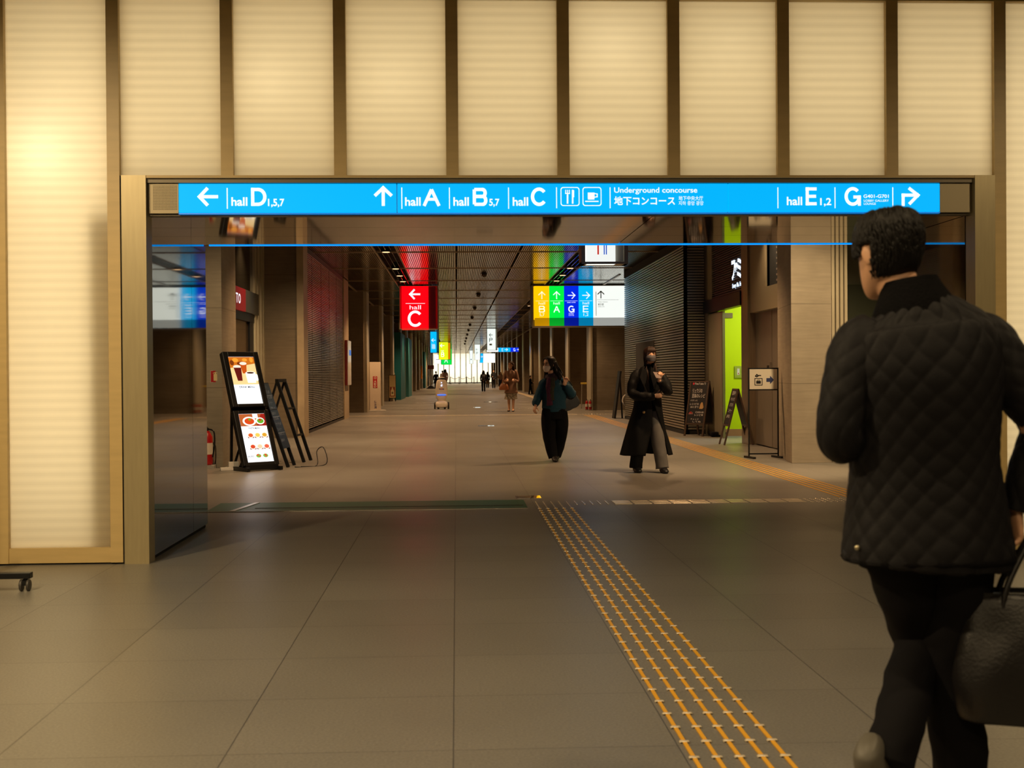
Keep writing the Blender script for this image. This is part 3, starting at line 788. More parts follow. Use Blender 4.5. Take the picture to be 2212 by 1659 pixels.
# the same kind of sign on the concourse side of the opening: only its lit lower edge shows
t = thing('directional_sign', 'lit blue sign on the far side of the opening, seen as a thin line', 'sign', (0.78, LY, 2.42))
MB().box(-2.92, 2.92, 0.0, 0.03, 0.02, 0.25).build('housing', M('sign_housing', (104, 96, 82)), t)
MB().box(-2.9, 2.9, 0.032, 0.06, -0.002, 0.24).build('sign_face', M('lit_blue_face', (0, 150, 255), 0.3, emit=1.1), t)

# ---------------------------------------------------------------- hanging lit signs
m_acr = M('sign_casing', (150, 140, 122), 0.35, 0.4)
def hanging(label, x0, x1, z0, Y, depth, cols, texts, margin=0.03, zlit=0.0, top=None, strength=1.25):
    """casing hung from the ceiling with lit colour panels; cols: (fraction0, fraction1, rgb)"""
    top = top or CEIL - 0.02
    cx = (x0 + x1) / 2; w = (x1 - x0) / 2; h = top - z0
    t = thing('hanging_sign', label, 'sign', (cx, Y, z0))
    f = MB(); f.box(-w, w, 0, depth, 0, margin * 0.6); f.box(-w, w, 0, depth, h - margin * 0.6, h)
    f.box(-w, -w + margin, -0.004, depth, 0, h); f.box(w - margin, w, -0.004, depth, 0, h); f.box(-w + margin, w - margin, depth - 0.03, depth, 0.02, h - 0.02)
    f.build('casing', m_acr, t)
    for (a, c, rgb) in cols:
        xa = -w + 2 * w * a; xc = -w + 2 * w * c
        p = MB(); p.box(xa, xc, 0.012, depth * 0.6, zlit, h - margin * 0.6)
        fo = p.build('lit_panel', M('lit_%d_%d_%d_%s' % (*rgb, strength), rgb, 0.3, emit=strength), t)
        if zlit:
            q = MB(); q.box(xa, xc, 0.0, 0.01, margin * 0.6, zlit + 0.04)
            q.build('lower_sheet', M('sheet_%d_%d_%d' % rgb, rgb, 0.25, emit=0.38), t)  # emission imitates panel light caught by the unlit acrylic
    for (kind, fx0, fx1, fz0, fz1, txt, mt) in texts:
        l = MB(); X0 = -w + 2 * w * fx0; X1 = -w + 2 * w * fx1; Z0 = h * fz0; Z1 = h * fz1
        if kind == 't': l.text(txt, X0, X1, Z0, Z1, 0.006, 0.25)
        elif kind == 'g': glyph(l, txt, X0, X1, Z0, Z1, 0.006, (X1 - X0) * 0.17)
        elif kind == 'b': l.box(X0, X1, 0.004, 0.008, Z0, Z1)
        elif kind == 'a':
            for st in arrow_pts((X0 + X1) / 2, (Z0 + Z1) / 2, min(X1 - X0, Z1 - Z0), txt): l.stroke(st, (X1 - X0) * 0.13, 0.006)
        elif kind == 's': l.stroke([(-w + 2 * w * a, h * c) for a, c in txt], fx0 * 2 * w, 0.006)
        l.build('lettering', mt, t)
    return t
WH = m_letter_lit
m_bz = M('bronze_lettering', (96, 78, 40), 0.6); m_pale = M('lit_pale_lettering', (255, 240, 205), 0.4, emit=1.0)
# hall C
t = hanging('red lit hall C sign with left arrow hanging from the ceiling', at(862, 617, 40).x, at(946.5, 617, 40).x, 2.74, 40, 0.9, [(0.06, 0.745, (255, 0, 12))],
        [('a', .225, .595, .685, .92, 180, WH), ('b', .165, .66, .585, .596, '', WH), ('t', .265, .555, .455, .55, 'hall', WH), ('g', .215, .60, .055, .43, 'C', WH)], strength=1.5)
MB().box(0.30, 0.54, 0.05, 0.06, 0.03, 1.36).build('side_sheet', M('dark_red_acrylic', (120, 8, 14), 0.25), t)
# five colour sign
Y5 = 40.0; xa = at(1148, 613, Y5).x; xb = at(1372, 613, Y5).x; W5 = 1372 - 1148
F = lambda x: (x - 1148) / W5
def col5(x0, x1, arrow, top, letter, sub, mt):
    c = (x0 + x1) / 2
    o = [('a', F(c - 7.8), F(c + 7.8), .665, .838, arrow, mt), ('b', F(c - 13.5), F(c + 13.5), .618, .624, '', mt), ('g', F(c - 6.6), F(c + 6.6), .345, .505, letter, mt)]
    o.append(('t', F(c - 7), F(c + 7), .535, .595, top, mt) if top == 'hall' else ('t', F(c - 9), F(c + 9), .57, .595, top, mt))
    if sub: o.append(('t', F(c - 5.4), F(c + 5.4), .245, .325, sub, mt))
    return o
tx = col5(1154.5, 1186, 90, 'hall', 'B', '5,7', m_pale) + col5(1186, 1218, 90, 'hall', 'A', '', WH) + col5(1218, 1249.5, 0, 'G401-G701', 'G', '', WH) + col5(1249.5, 1281, 0, 'hall', 'E', '1,2', WH)
for i, s_ in enumerate(('LOBBY', 'GALLERY', 'LOUNGE')): tx.append(('t', F(1228), F(1239.5), .318 - .028 * i, .336 - .028 * i, s_, WH))
tx += [('a', F(1290), F(1305.5), .675, .85, 90, m_bz), ('b', F(1286.8), F(1287.8), .26, .84, '', m_bz), ('b', F(1289), F(1336), .64, .645, '', m_bz), ('t', F(1291), F(1312), .575, .605, 'Tokyo Station', m_bz), ('t', F(1291), F(1304), .505, .56, '東京駅', m_bz), ('t', F(1291), F(1305), .465, .49, '东京站 도쿄역', m_bz)]
hanging('five colour lit hall sign with arrows hanging beside the right louvre wall', xa, xb, 2.79, Y5, 0.8,
        [(F(1154.5), F(1186), (255, 190, 0)), (F(1186), F(1218), (0, 228, 62)), (F(1218), F(1249.5), (0, 36, 214)), (F(1249.5), F(1281), (0, 178, 250)), (F(1281), F(1370), (232, 238, 232))], tx, zlit=0.25, margin=0.05, strength=1.15)
# toilets sign
xa = at(1256, 570, 16.5).x; xb = at(1357, 570, 16.5).x
t = hanging('white lit restroom sign with red and blue figures hanging close behind the opening', xa, xb, 2.745, 16.5, 0.35, [(0.115, 0.73, (236, 240, 236))],
        [('s', .033, 0, 0, 0, [(.36, .42), (.36, .165)], M('red_print', (235, 40, 20), 0.5, emit=0.6)), ('s', .022, 0, 0, 0, [(.49, .42), (.49, .165)], M('blue_print', (10, 90, 225), 0.5, emit=0.6)), ('s', .022, 0, 0, 0, [(.535, .42), (.535, .165)], M('blue_print', (10, 90, 225)))], top=3.5, margin=0.05, strength=1.05)
for s_ in (-0.2, 0.2): MB().cyl((s_, 0.17, 0.755), (s_, 0.17, CEIL - 2.745), 0.012).build('hanger', m_steel, t)
MB().box(0.145, 0.255, 0.05, 0.06, 0.04, 0.72).build('side_sheet', M('pale_grey_acrylic', (196, 192, 176), 0.3), t)
# farther signs
def far(label, x0, x1, yt, yb, Y, rgb, texts, strength=1.2, depth=0.6, lit=(0.05, 0.72), to_ceiling=False):
    a = at(x0, yb, Y); c = at(x1, yt, Y)
    return hanging(label, a.x, c.x, a.z, Y, depth, [(lit[0], lit[1], rgb)], texts, top=(CEIL - 0.02 if to_ceiling else c.z), strength=strength)
t = far('light blue lit sign with left arrow hanging behind the red hall C sign', 929, 948, 720, 762, 83, (0, 178, 245), [('a', .2, .62, .5, .68, 180, WH)] + [('b', .22 + .1 * i, .27 + .1 * i, .18, .42 - .03 * (i % 2), '', WH) for i in range(4)], to_ceiling=True)
t = far('yellow green lit hall B sign with left arrow hanging over the concourse', 947.5, 973.5, 746, 777, 110, (212, 226, 20), [('a', .12, .5, .68, .9, 180, WH), ('t', .2, .42, .46, .54, 'hall', WH), ('g', .2, .46, .16, .42, 'B', WH)], to_ceiling=True, lit=(.03, .78))
MB().box(0.28, 0.5, 0.03, 0.04, 0.05, CEIL - t.location.z - 0.1).build('side_sheet', M('lit_amber_side', (214, 130, 0), 0.3, emit=0.9), t)
far('green lit hall A sign hanging below and behind the hall B sign', 953, 976, 760, 788, 140, (0, 214, 70), [('g', .3, .62, .12, .45, 'A', WH)], lit=(.03, .97), to_ceiling=True)
m_pblue = M('parking_blue', (30, 110, 210), 0.5)
far('white lit parking sign with blue P hanging over the concourse', 1051.5, 1074, 708, 756.5, 78, (226, 236, 228), [('a', .22, .6, .62, .78, 180, m_bz), ('g', .24, .56, .38, .56, 'P', m_pblue), ('b', .25, .5, .22, .3, '', M('pale_print', (170, 180, 165), 0.5))], lit=(.04, .84), to_ceiling=True)
far('white lit sign hanging behind the parking sign', 1025, 1038, 746, 778, 120, (226, 238, 232), [('a', .25, .6, .6, .76, 180, M('pale_print', (170, 180, 165))), ('g', .28, .56, .36, .52, 'P', M('pale_blue_print', (150, 190, 225), 0.5))], lit=(.04, .9), to_ceiling=True)
far('narrow white lit sign farthest of the white hanging signs', 1014, 1022, 765, 786, 150, (226, 238, 232), [('b', .3, .6, .3, .36, '', m_pblue)], lit=(.05, .9), to_ceiling=True)
a = at(1050, 760.5, 86); c = at(1121, 750.5, 86)
w = c.x - a.x
hanging('long low white and blue lit arrow sign behind the parking sign', a.x, c.x, a.z, 86, 0.4, [(0.02, .37, (236, 240, 240)), (.38, .74, (0, 170, 238)), (.75, .99, (0, 42, 222))], [('a', .56, .66, .2, .85, 0, WH), ('a', .93, .99, .2, .85, 0, WH), ('g', .48, .53, .15, .85, 'E', WH), ('g', .83, .89, .15, .85, 'G', WH)], top=c.z, margin=0.02)
a = at(1036, 784, 132); c = at(1070, 763, 132)
hanging('wide white lit board with blue end hanging far down the concourse', a.x, c.x, a.z, 132, 0.4, [(0.02, .22, (0, 168, 238)), (.24, .98, (232, 238, 236))], [('a', .05, .19, .5, .8, 0, WH)], top=c.z, margin=0.03)
a = at(937, 786, 160); c = at(953, 766, 160)
hanging('white lit sign hanging low at the far left of the concourse', a.x, c.x, a.z, 160, 0.4, [(0.04, .96, (238, 242, 244))], [('b', .3, .7, .45, .5, '', m_pblue)], top=c.z)

# ---------------------------------------------------------------- ceiling fittings
m_lamp = M('downlight_glow', (255, 206, 150), 0.4, emit=1.6)
t0 = None
for i, y in enumerate(FIX[:10]):
    for x in (-1.6, 3.09):
        lab = 'round downlight in the %s ceiling slot, number %d from the opening' % ('left' if x < 0 else 'right', i + 1)
        if t0 is None:
            t0 = thing('ceiling_downlight', lab, 'downlight', (x, y, CEIL), 0, 'downlights in the ceiling slots')
            r = MB(); r.loft([(0, 0, -0.02), (0, 0, 0.16)], [0.12, 0.1], n=20); r.build('lamp_can', m_black, t0)
            r = MB(); r.loft([(0, 0, -0.03), (0, 0, -0.021)], [0.085, 0.085], n=20); r.build('lens', m_lamp, t0)
        else: dup(t0, (x, y, CEIL), lab)
t0 = None
for i, y in enumerate((26.5, 35.5, 44.6, 53.6, 62.6, 72, 81, 90, 99, 108, 117)):
    lab = 'dark round ceiling detector, number %d of the row down the concourse' % (i + 1)
    if t0 is None:
        t0 = thing('ceiling_detector', lab, 'detector', (0.81, y, CEIL), 0, 'detectors along the ceiling')
        r = MB(); r.loft([(0, 0, 0), (0, 0, -0.05), (0, 0, -0.09), (0, 0, -0.11)], [0.075, 0.075, 0.05, 0.02], n=16); r.build('detector_body', M('detector_brown', (60, 46, 34), 0.5), t0, smooth=True)
        r = MB(); r.loft([(0, 0, 0.03), (0, 0, -0.01)], [0.09, 0.09], n=16); r.build('base_ring', m_black, t0)
    else: dup(t0, (0.81, y, CEIL), lab)

# ================================================================== OBJECTS ON THE FLOOR AND WALLS
def EM(rgb, s=0.95): return M('screen_%d_%d_%d' % rgb, rgb, 0.4, emit=s)
# ---------------------------------------------------------------- two-screen menu display
RZ = radians(38); LEAN = radians(22)
t = thing('menu_display', 'black leaning menu stand with two lit screens by the left concrete column', 'menu display', (-2.66, 17.18, 0), RZ)
LM = Matrix.Translation((0, 0, 0.075)) @ Matrix.Rotation(-LEAN, 4, 'X')      # top leans back
def pan(mb, x0, x1, y0, y1, z0, z1): return mb.box(x0, x1, y0, y1, z0, z1, LM)
b = MB(); pan(b, -0.27, 0.27, 0.0, 0.07, 0.0, 0.80); pan(b, -0.27, -0.20, -0.012, 0.0, 0, 0.80); pan(b, 0.20, 0.27, -0.012, 0.0, 0, 0.80); pan(b, -0.20, 0.20, -0.012, 0, 0, 0.045); pan(b, -0.20, 0.20, -0.012, 0, 0.755, 0.80)
b.build('lower_cabinet', m_black, t, bev=0.006)
b = MB(); pan(b, -0.275, 0.275, -0.03, 0.05, 0.845, 1.665); pan(b, -0.275, -0.20, -0.045, -0.03, 0.845, 1.665); pan(b, 0.20, 0.275, -0.045, -0.03, 0.845, 1.665); pan(b, -0.20, 0.20, -0.045, -0.03, 0.845, 0.885); pan(b, -0.20, 0.20, -0.045, -0.03, 1.595, 1.665)
b.build('upper_cabinet', m_black, t, bev=0.006)
b = MB(); pan(b, -0.24, 0.24, 0.02, 0.05, 0.79, 0.86); b.build('hinge_bar', m_black, t)
b = MB()
for s in (-0.25, 0.25): b.bar((s, 0.40, 0.02), (s, 0.36, 0.98), 0.03, 0.03); b.bar((s, -0.10, 0.03), (s, 0.42, 0.03), 0.04, 0.05)
b.bar((-0.25, 0.41, 0.03), (0.25, 0.41, 0.03), 0.04, 0.05); b.bar((-0.25, 0.01, 0.05), (0.25, 0.01, 0.05), 0.05, 0.07)
b.build('floor_frame', m_black, t)
m_wscr = EM((236, 244, 255), 1.25)
def screen(z0, y):
    s = MB(); pan(s, -0.197, 0.197, y, y + 0.006, z0, z0 + 0.70); return s.build('screen', m_wscr, t)
def flat(par, name, rgb, shapes, y, z0, s=0.95):
    """shapes in screen units (0..1 across, 0..1.78 up)"""
    f = MB()
    for sh in shapes:
        if sh[0] == 'r': pts = [(sh[1], sh[3]), (sh[2], sh[3]), (sh[2], sh[4]), (sh[1], sh[4])]
        elif sh[0] == 'e': pts = [(sh[1] + sh[3] * cos(2 * pi * k / 20), sh[2] + sh[4] * sin(2 * pi * k / 20)) for k in range(20)]
        else: pts = sh[1]
        f.poly([LM @ Vector((-0.197 + 0.394 * p[0], y, z0 + 0.394 * p[1])) for p in pts])
    return f.build(name, EM(rgb, s), par, recalc=False)
def scr_text(par, s, x0, x1, z0_, z1_, y, z0):
    f = MB(); f.text(s, -0.197 + 0.394 * x0, -0.197 + 0.394 * x1, z0 + 0.394 * z0_, z0 + 0.394 * z1_, y, 0.4, LM); f.build('lettering', M('ink', (40, 44, 52), 0.6), par)
yu, zu = -0.032, 0.89
s1 = screen(zu, yu); Y = lambda k: yu - 0.0006 * k
flat(s1, 'photo_table', (246, 214, 150), [('r', 0, 1, 0.72, 1.77)], Y(1), zu)
flat(s1, 'photo_background', (204, 112, 28), [('p', [(0, 1.35), (1, 1.52), (1, 1.77), (0, 1.77)])], Y(2), zu)
flat(s1, 'photo_blur', (240, 160, 50), [('e', .25, 1.65, .12, .08), ('e', .62, 1.66, .1, .06), ('e', .88, 1.66, .07, .1)], Y(3), zu)
flat(s1, 'photo_shade', (120, 52, 14), [('e', .45, 1.52, .16, .07), ('e', .1, 1.55, .08, .1)], Y(4), zu)
flat(s1, 'drink_rear', (196, 84, 20), [('p', [(.45, 1.14), (.6, 1.14), (.66, 1.5), (.4, 1.5)])], Y(5), zu)
flat(s1, 'glass_rim', (250, 236, 220), [('e', .53, 1.52, .14, .06), ('e', .27, 1.4, .15, .06)], Y(6), zu)
flat(s1, 'drink_front', (96, 18, 14), [('p', [(.2, .86), (.38, .86), (.42, 1.36), (.13, 1.36)])], Y(7), zu)
flat(s1, 'mug', (255, 252, 244), [('p', [(.58, .78), (.9, .78), (.93, 1.16), (.55, 1.16)]), ('e', .96, .98, .08, .13), ('e', .74, 1.16, .19, .05)], Y(8), zu, 1.2)
flat(s1, 'coffee', (70, 36, 18), [('e', .74, 1.16, .15, .035)], Y(9), zu)
scr_text(s1, 'DRINK MENU', .2, .8, .58, .66, Y(10), zu)
yl, zl = -0.003, 0.05
s2 = screen(zl, yl); Y = lambda k: yl - 0.0006 * k
flat(s2, 'photo_table', (176, 92, 44), [('r', 0, 1, 1.32, 1.77)], Y(1), zl)
flat(s2, 'photo_cloth', (150, 30, 20), [('p', [(.62, 1.32), (1, 1.32), (1, 1.77), (.86, 1.77)])], Y(2), zl)
flat(s2, 'plate', (252, 248, 240), [('e', .36, 1.5, .26, .17), ('e', .78, 1.5, .17, .13), ('r', .52, .72, 1.6, 1.77)], Y(3), zl, 1.15)
flat(s2, 'pasta', (206, 70, 24), [('e', .36, 1.5, .19, .12)], Y(4), zl)
flat(s2, 'salad', (96, 170, 40), [('e', .79, 1.5, .13, .09), ('e', .38, 1.56, .05, .04)], Y(5), zl)
flat(s2, 'tomato', (210, 30, 30), [('e', .78, 1.54, .05, .04)], Y(6), zl)
rows = (('food_red', (214, 92, 40)), ('food_yellow', (226, 200, 90)), ('food_amber', (212, 160, 50)))
for r_, zz in enumerate((.98, .56)):
    for c_, (nm, rgb) in enumerate(rows):
        rgb2 = rgb if r_ == 0 else ((204, 70, 40), (236, 206, 170), (220, 96, 70))[c_]
        flat(s2, 'dish', (120, 40, 20), [('r', .18 + .27 * c_, .42 + .27 * c_, zz - .1, zz - .04)], Y(3), zl)
        flat(s2, 'dish', (250, 244, 232), [('e', .3 + .27 * c_, zz, .125, .1)], Y(4), zl); flat(s2, nm, rgb2, [('e', .3 + .27 * c_, zz, .09, .07)], Y(5), zl)
for c_ in range(2): flat(s2, 'salad_photo', (120, 180, 70), [('e', .45 + .27 * c_, .22, .1, .07)], Y(4), zl); flat(s2, 'tomato', (214, 60, 50), [('e', .42 + .3 * c_, .25, .04, .03), ('e', .5 + .24 * c_, .2, .03, .025)], Y(5), zl)
scr_text(s2, 'PASTA MENU', .28, .72, 1.2, 1.27, Y(7), zl); scr_text(s2, 'SALAD', .02, .26, .18, .24, Y(7), zl)
# power strip and cable by the display
t = thing('power_strip', 'white power strip with plugs on the floor behind the menu display', 'power strip', (-3.08, 17.28, 0), radians(20))
MB().box(-0.16, 0.1, -0.035, 0.035, 0.0, 0.045).build('strip_body', m_white, t, bev=0.006)
MB().box(-0.05, 0.09, -0.03, 0.03, 0.045, 0.12).build('adapter', m_white, t, bev=0.006)
r = MB(); r.tube([(0.1, 0, 0.02), (0.24, 0.02, 0.01), (0.3, 0.12, 0.008), (0.44, 0.12, 0.008)], 0.006, sub=5); r.build('cable', m_black, t, smooth=True)
r = MB(); r.tube([(-2.28, 17.7, .008), (-2.0, 17.9, .008), (-2.02, 18.15, .2), (-1.93, 18.2, .25), (-1.88, 18.05, .02), (-2.2, 17.75, .008)], 0.007, sub=6)
tag(r.build('loose_cable', m_black, smooth=True), 'loose black power cord looping beside the slanted easels', 'cord')

# ---------------------------------------------------------------- easels right of the display
def easel(label, x, y, rz, board, hgt=1.24):
    t = thing('menu_easel', label, 'easel', (x, y, 0), rz)
    top = Vector((0, 0.40, hgt))
    for sx in (-0.2, 0.2):
        r = MB(); r.bar((sx, -0.0, 0.0), (sx, top.y, hgt), 0.035, 0.045); r.build('front_leg', m_black, t)
        r = MB(); r.bar((sx, 0.78, 0.0), (sx, top.y, hgt), 0.03, 0.03); r.build('rear_leg', m_black, t)
    for (cw, cy, cz, ct) in ((0.22, top.y, hgt, 0.05), (0.2, 0.13, 0.4, 0.03), (0.2, 0.26, 0.8, 0.03)):
        r = MB(); r.bar((-cw, cy, cz), (cw, cy, cz), ct, ct); r.build('crossbar', m_black, t)
    if board:
        an = math.atan2(top.y, hgt); m_ = Matrix.Translation((0, -0.03, 0)) @ Matrix.Rotation(-an, 4, 'X')
        r = MB(); r.box(-0.22, 0.22, 0.0, 0.02, 0.28, 1.26, m_); bo = r.build('board', M('dark_menu_board', (26, 28, 38), 0.35), t)
        r = MB()
        for i in range(11):
            zz = 1.18 - i * 0.08; r.text(('本日のランチ', 'パスタ', 'サラダ', 'コーヒー', 'デザート')[i % 5], -0.18, -0.18 + 0.2 + 0.15 * ((i * 7) % 5) / 5, zz, zz + 0.045, -0.003, 0.2, m_)
        for zz in (1.08, 0.76, 0.52): r.box(-0.2, 0.2, -0.003, 0, zz - 0.012, zz - 0.006, m_)
        r.build('lettering', M('chalk_blue_white', (150, 165, 190), 0.7), bo)
    return t
easel('black slanted easel holding a dark menu board right of the menu display', -2.36, 17.95, radians(85), True, 1.17)
easel('black slanted open easel without a board beside the louvre wall', -2.25, 18.95, radians(82), False, 1.22)

# ---------------------------------------------------------------- fire extinguishers and their sign
m_red = M('extinguisher_red', (170, 22, 22), 0.35)
def extinguisher(label, x, y, rz=0.0, stand=True, s=1.0):
    t = thing('fire_extinguisher', label, 'fire extinguisher', (x, y, 0), rz); t.scale = (s, s, s)
    r = MB(); r.loft([(0, 0, 0.05), (0, 0, 0.07), (0, 0, 0.44), (0, 0, 0.5), (0, 0, 0.53)], [0.07, 0.078, 0.078, 0.05, 0.025], n=20); r.build('cylinder', m_red, t, smooth=True)
    r = MB(); r.box(-0.02, 0.02, -0.02, 0.02, 0.53, 0.57); r.bar((0, 0, 0.57), (0, -0.12, 0.62), 0.02, 0.012); r.bar((0, 0, 0.56), (0, -0.11, 0.57), 0.02, 0.012); r.build('valve_handle', m_black, t)
    r = MB(); r.tube([(0.02, 0, 0.55), (0.1, -0.03, 0.52), (0.11, -0.03, 0.35), (0.085, -0.04, 0.16)], 0.011, sub=5); r.build('hose', m_black, t, smooth=True)
    r = MB(); r.loft([(0, 0, 0.2), (0, 0, 0.36)], [(0.0792, 0.0792)] * 2, n=20, caps=False); r.build('label_band', M('pale_label', (214, 200, 180), 0.5), t, smooth=True)
    r = MB(); r.box(-0.11, 0.11, -0.1, 0.1, 0, 0.05); r.build('stand', M('grey_stand', (150, 146, 138), 0.5), t)
    return t
q = fl(459, 1013)
extinguisher('red fire extinguisher on a grey stand at the left concrete column', -3.50, 17.70)
t = thing('fire_sign', 'small red fire extinguisher sign on the left concrete column', 'sign', (-3.40, 17.86, 1.29))
MB().box(-0.075, 0.08, 0, 0.01, -0.085, 0.085).build('plate', M('white_edge', (214, 200, 180)), t)
MB().box(-0.07, 0.075, -0.003, 0.0, -0.08, 0.08).build('red_field', M('sign_red', (176, 20, 30), 0.45), t)
r = MB(); r.box(-0.03, 0.02, -0.006, -0.003, -0.06, 0.035); r.box(-0.015, 0.005, -0.006, -0.003, 0.035, 0.055); r.stroke([(-0.04, 0.045), (-0.005, 0.06), (0.025, 0.05)], 0.008, -0.005); r.build('pictogram', M('cream_print', (226, 205, 150), 0.5), t)
extinguisher('red fire extinguisher standing beside the right concrete fin', at(1267, 880, 43.6).x, 43.5, 0.0, True, 0.64)
extinguisher('second red fire extinguisher behind the first at the right concrete fin', at(1275, 880, 43.25).x, 43.25, 0.0, True, 0.64)
t = thing('fire_extinguisher', 'reddish fire extinguisher in the niche behind the AED pillar', 'fire extinguisher', (at(794, 880, 45.2).x, 45.2, 0))
r = MB(); r.loft([(0, 0, 0.2), (0, 0, 0.24), (0, 0, 0.75), (0, 0, 0.85)], [0.13, 0.14, 0.13, 0.05], n=16); r.build('cylinder', M('dull_red', (120, 60, 48), 0.5), t, smooth=True)
r = MB(); r.box(-0.13, 0.13, -0.12, 0.12, 0, 0.2); r.build('stand', m_black, t)
r = MB(); r.box(-0.09, 0.07, -0.05, 0.05, 0.85, 0.98); r.build('valve_handle', m_black, t)

# ---------------------------------------------------------------- AED pillar
q = fl(809, 889)
t = thing('aed_pillar', 'tall white AED pillar with red label beside the left concrete fin', 'AED pillar', (q.x, q.y + 0.2, 0), radians(14))
MB().box(-0.30, 0.36, -0.22, 0.22, 0, 0.05).build('base_plate', m_white, t, bev=0.01)
MB().box(-0.20, 0.20, -0.12, 0.12, 0.05, 1.74).build('cabinet', M('aed_white', (214, 196, 174), 0.4), t, bev=0.01)
r = MB(); r.box(-0.08, 0.07, -0.126, -0.12, 0.83, 1.24); la = r.build('red_label', M('sign_red', (176, 20, 30)), t)
r = MB()
for i, ch in enumerate('AED'): r.text(ch, -0.045, 0.035, 0.845 + 0.09 * (2 - i), 0.845 + 0.09 * (2 - i) + 0.07, -0.129, 0.8)
r.stroke([(-0.005 + 0.035 * cos(2 * pi * k / 16), 1.185 + 0.035 * sin(2 * pi * k / 16)) for k in range(16)], 0.014, -0.129, closed=True)
r.build('lettering', M('label_white', (240, 225, 205), 0.5), la)
r = MB()
for i in range(3): r.text('防災用'[i], -0.04, 0.04, 0.30 - 0.1 * i, 0.38 - 0.1 * i, -0.124, 0.4)
r.build('lettering', M('blue_ink', (60, 60, 120), 0.5), t)
# thin poster case at the end of the louvre wall
t = thing('poster_case', 'thin wall poster case with a blue patch at the end of the left louvre wall', 'poster case', (-3.26, 37.45, 1.66))
MB().box(0.0, 0.07, -0.6, 0.6, -0.67, 0.66).build('case', M('case_red_brown', (110, 30, 26), 0.4), t)
MB().box(0.07, 0.085, -0.52, 0.58, -0.66, 0.65).build('front_sheet', M('poster_white', (214, 218, 214), 0.15), t)
MB().box(0.085, 0.088, -0.1, 0.5, 0.22, 0.38).build('blue_patch', M('poster_blue', (40, 120, 230), 0.3, emit=0.5), t)

# ---------------------------------------------------------------- teal walls, posters further on
a = at(845, 800, 64); c = at(866, 800, 64)
m_teal = M('teal_paint', (8, 92, 96), 0.5)
tag(MB().box(0, c.x - a.x, 0, 5.5, 0, 3.45).build('teal_partition', m_teal), 'teal painted partition behind the small standing poster on the left', 'partition').location = (a.x, 64, 0)
tag(MB().box(0, 0.18, 0, 5.0, 0, 3.4).build('teal_partition', M('teal_light', (52, 128, 132), 0.5)), 'lighter teal partition edge standing past the first teal wall', 'partition').location = (at(876, 800, 72).x, 72, 0)
a = at(909, 800, 117); c = at(918, 800, 117)
tag(MB().box(0, c.x - a.x, 0, 4, 0, 3.4).build('teal_partition', m_teal), 'narrow far teal partition behind the orange banner', 'partition').location = (a.x, 117, 0)
a = at(909.5, 800, 112); tag(MB().box(0, 0.13, 0, 0.03, 0.9, 2.05).build('orange_banner', M('orange_cloth', (230, 140, 30), 0.6)), 'narrow orange banner hanging at the far left fins', 'banner').location = (a.x, 112, 0)
a = at(850, 862, 61.5)
t = thing('poster_stand', 'small cream poster stand with a bottle picture before the teal wall', 'poster stand', (a.x, 60.6, 0))
MB().box(-0.17, 0.17, -0.02, 0.02, 0.14, 1.28).build('frame', m_black, t)
MB().box(-0.15, 0.15, -0.024, -0.02, 0.17, 1.26).build('poster', M('cream_poster', (205, 176, 120), 0.5), t)
MB().box(-0.12, 0.12, -0.027, -0.024, 0.24, 0.7).build('red_field', M('poster_brown', (140, 50, 30), 0.5), t)
r = MB(); r.loft([(0, -0.028, 0.28), (0, -0.028, 0.52), (0, -0.028, 0.6), (0, -0.028, 0.68)], [(0.08, 0.001), (0.08, 0.001), (0.035, 0.001), (0.03, 0.001)], n=12); r.build('bottle_print', M('cream_print', (226, 205, 150)), t)
r = MB(); r.text('金', -0.05, 0.05, 0.34, 0.48, -0.031, 0.8); r.build('lettering', m_black, t)
for s in (-0.14, 0.14): MB().box(s - 0.02, s + 0.02, -0.05, 0.1, 0, 0.14).build('foot', m_black, t)
t = tag(MB().box(-0.1, 0.1, -0.01, 0.01, 0, 0.3, Matrix.Rotation(radians(-18), 4, 'Y')).build('paper_sign', M('paper', (214, 200, 176), 0.6)), 'tilted small paper sign above the cream poster stand', 'sign'); t.location = (at(849, 808, 63.9).x, 63.9, 1.28)
# stand with lamp-like music sign far left
t = thing('sign_post', 'slim dark sign post with a small plate far along the left fins', 'sign post', (at(931, 833, 112).x, 112, 0))
r = MB(); r.cyl((0, 0, 0), (0, 0, 1.9), 0.03); r.build('pole', m_black, t)
MB().box(-0.28, 0.28, -0.02, 0.02, 1.75, 2.1).build('plate', M('dark_red_plate', (110, 40, 34), 0.5), t)
r = MB(); r.loft([(0, 0, 0), (0, 0, 0.2), (0, 0, 0.3)], [0.45, 0.2, 0.03], n=12); r.build('foot', m_black, t)

# ---------------------------------------------------------------- security robot
q = fl(954, 884)
m_rob = M('robot_white', (236, 224, 206), 0.3); m_blue = M('robot_blue_light', (40, 110, 255), 0.3, emit=1.6)
t = thing('security_robot', 'white security robot with blue lights in the middle of the concourse', 'robot', (q.x, q.y + 0.25, 0))
r = MB(); r.loft([(0, 0, 0.05), (0, 0, 0.09), (0, 0, 0.2), (0, 0, 0.27), (0, 0, 0.31)], [(0.2, 0.24), (0.235, 0.27), (0.235, 0.27), (0.2, 0.23), (0.12, 0.15)], n=28, power=3.2); r.build('drive_base', m_rob, t, smooth=True)
for s in (-1, 1):
    r = MB(); r.loft([(s * 0.225, 0, 0.13), (s * 0.27, 0, 0.13), (s * 0.28, 0, 0.13)], [0.13, 0.13, 0.11], n=24, ref=(0, 0, 1)); w = r.build('wheel', m_black, t, smooth=True)
r = MB()
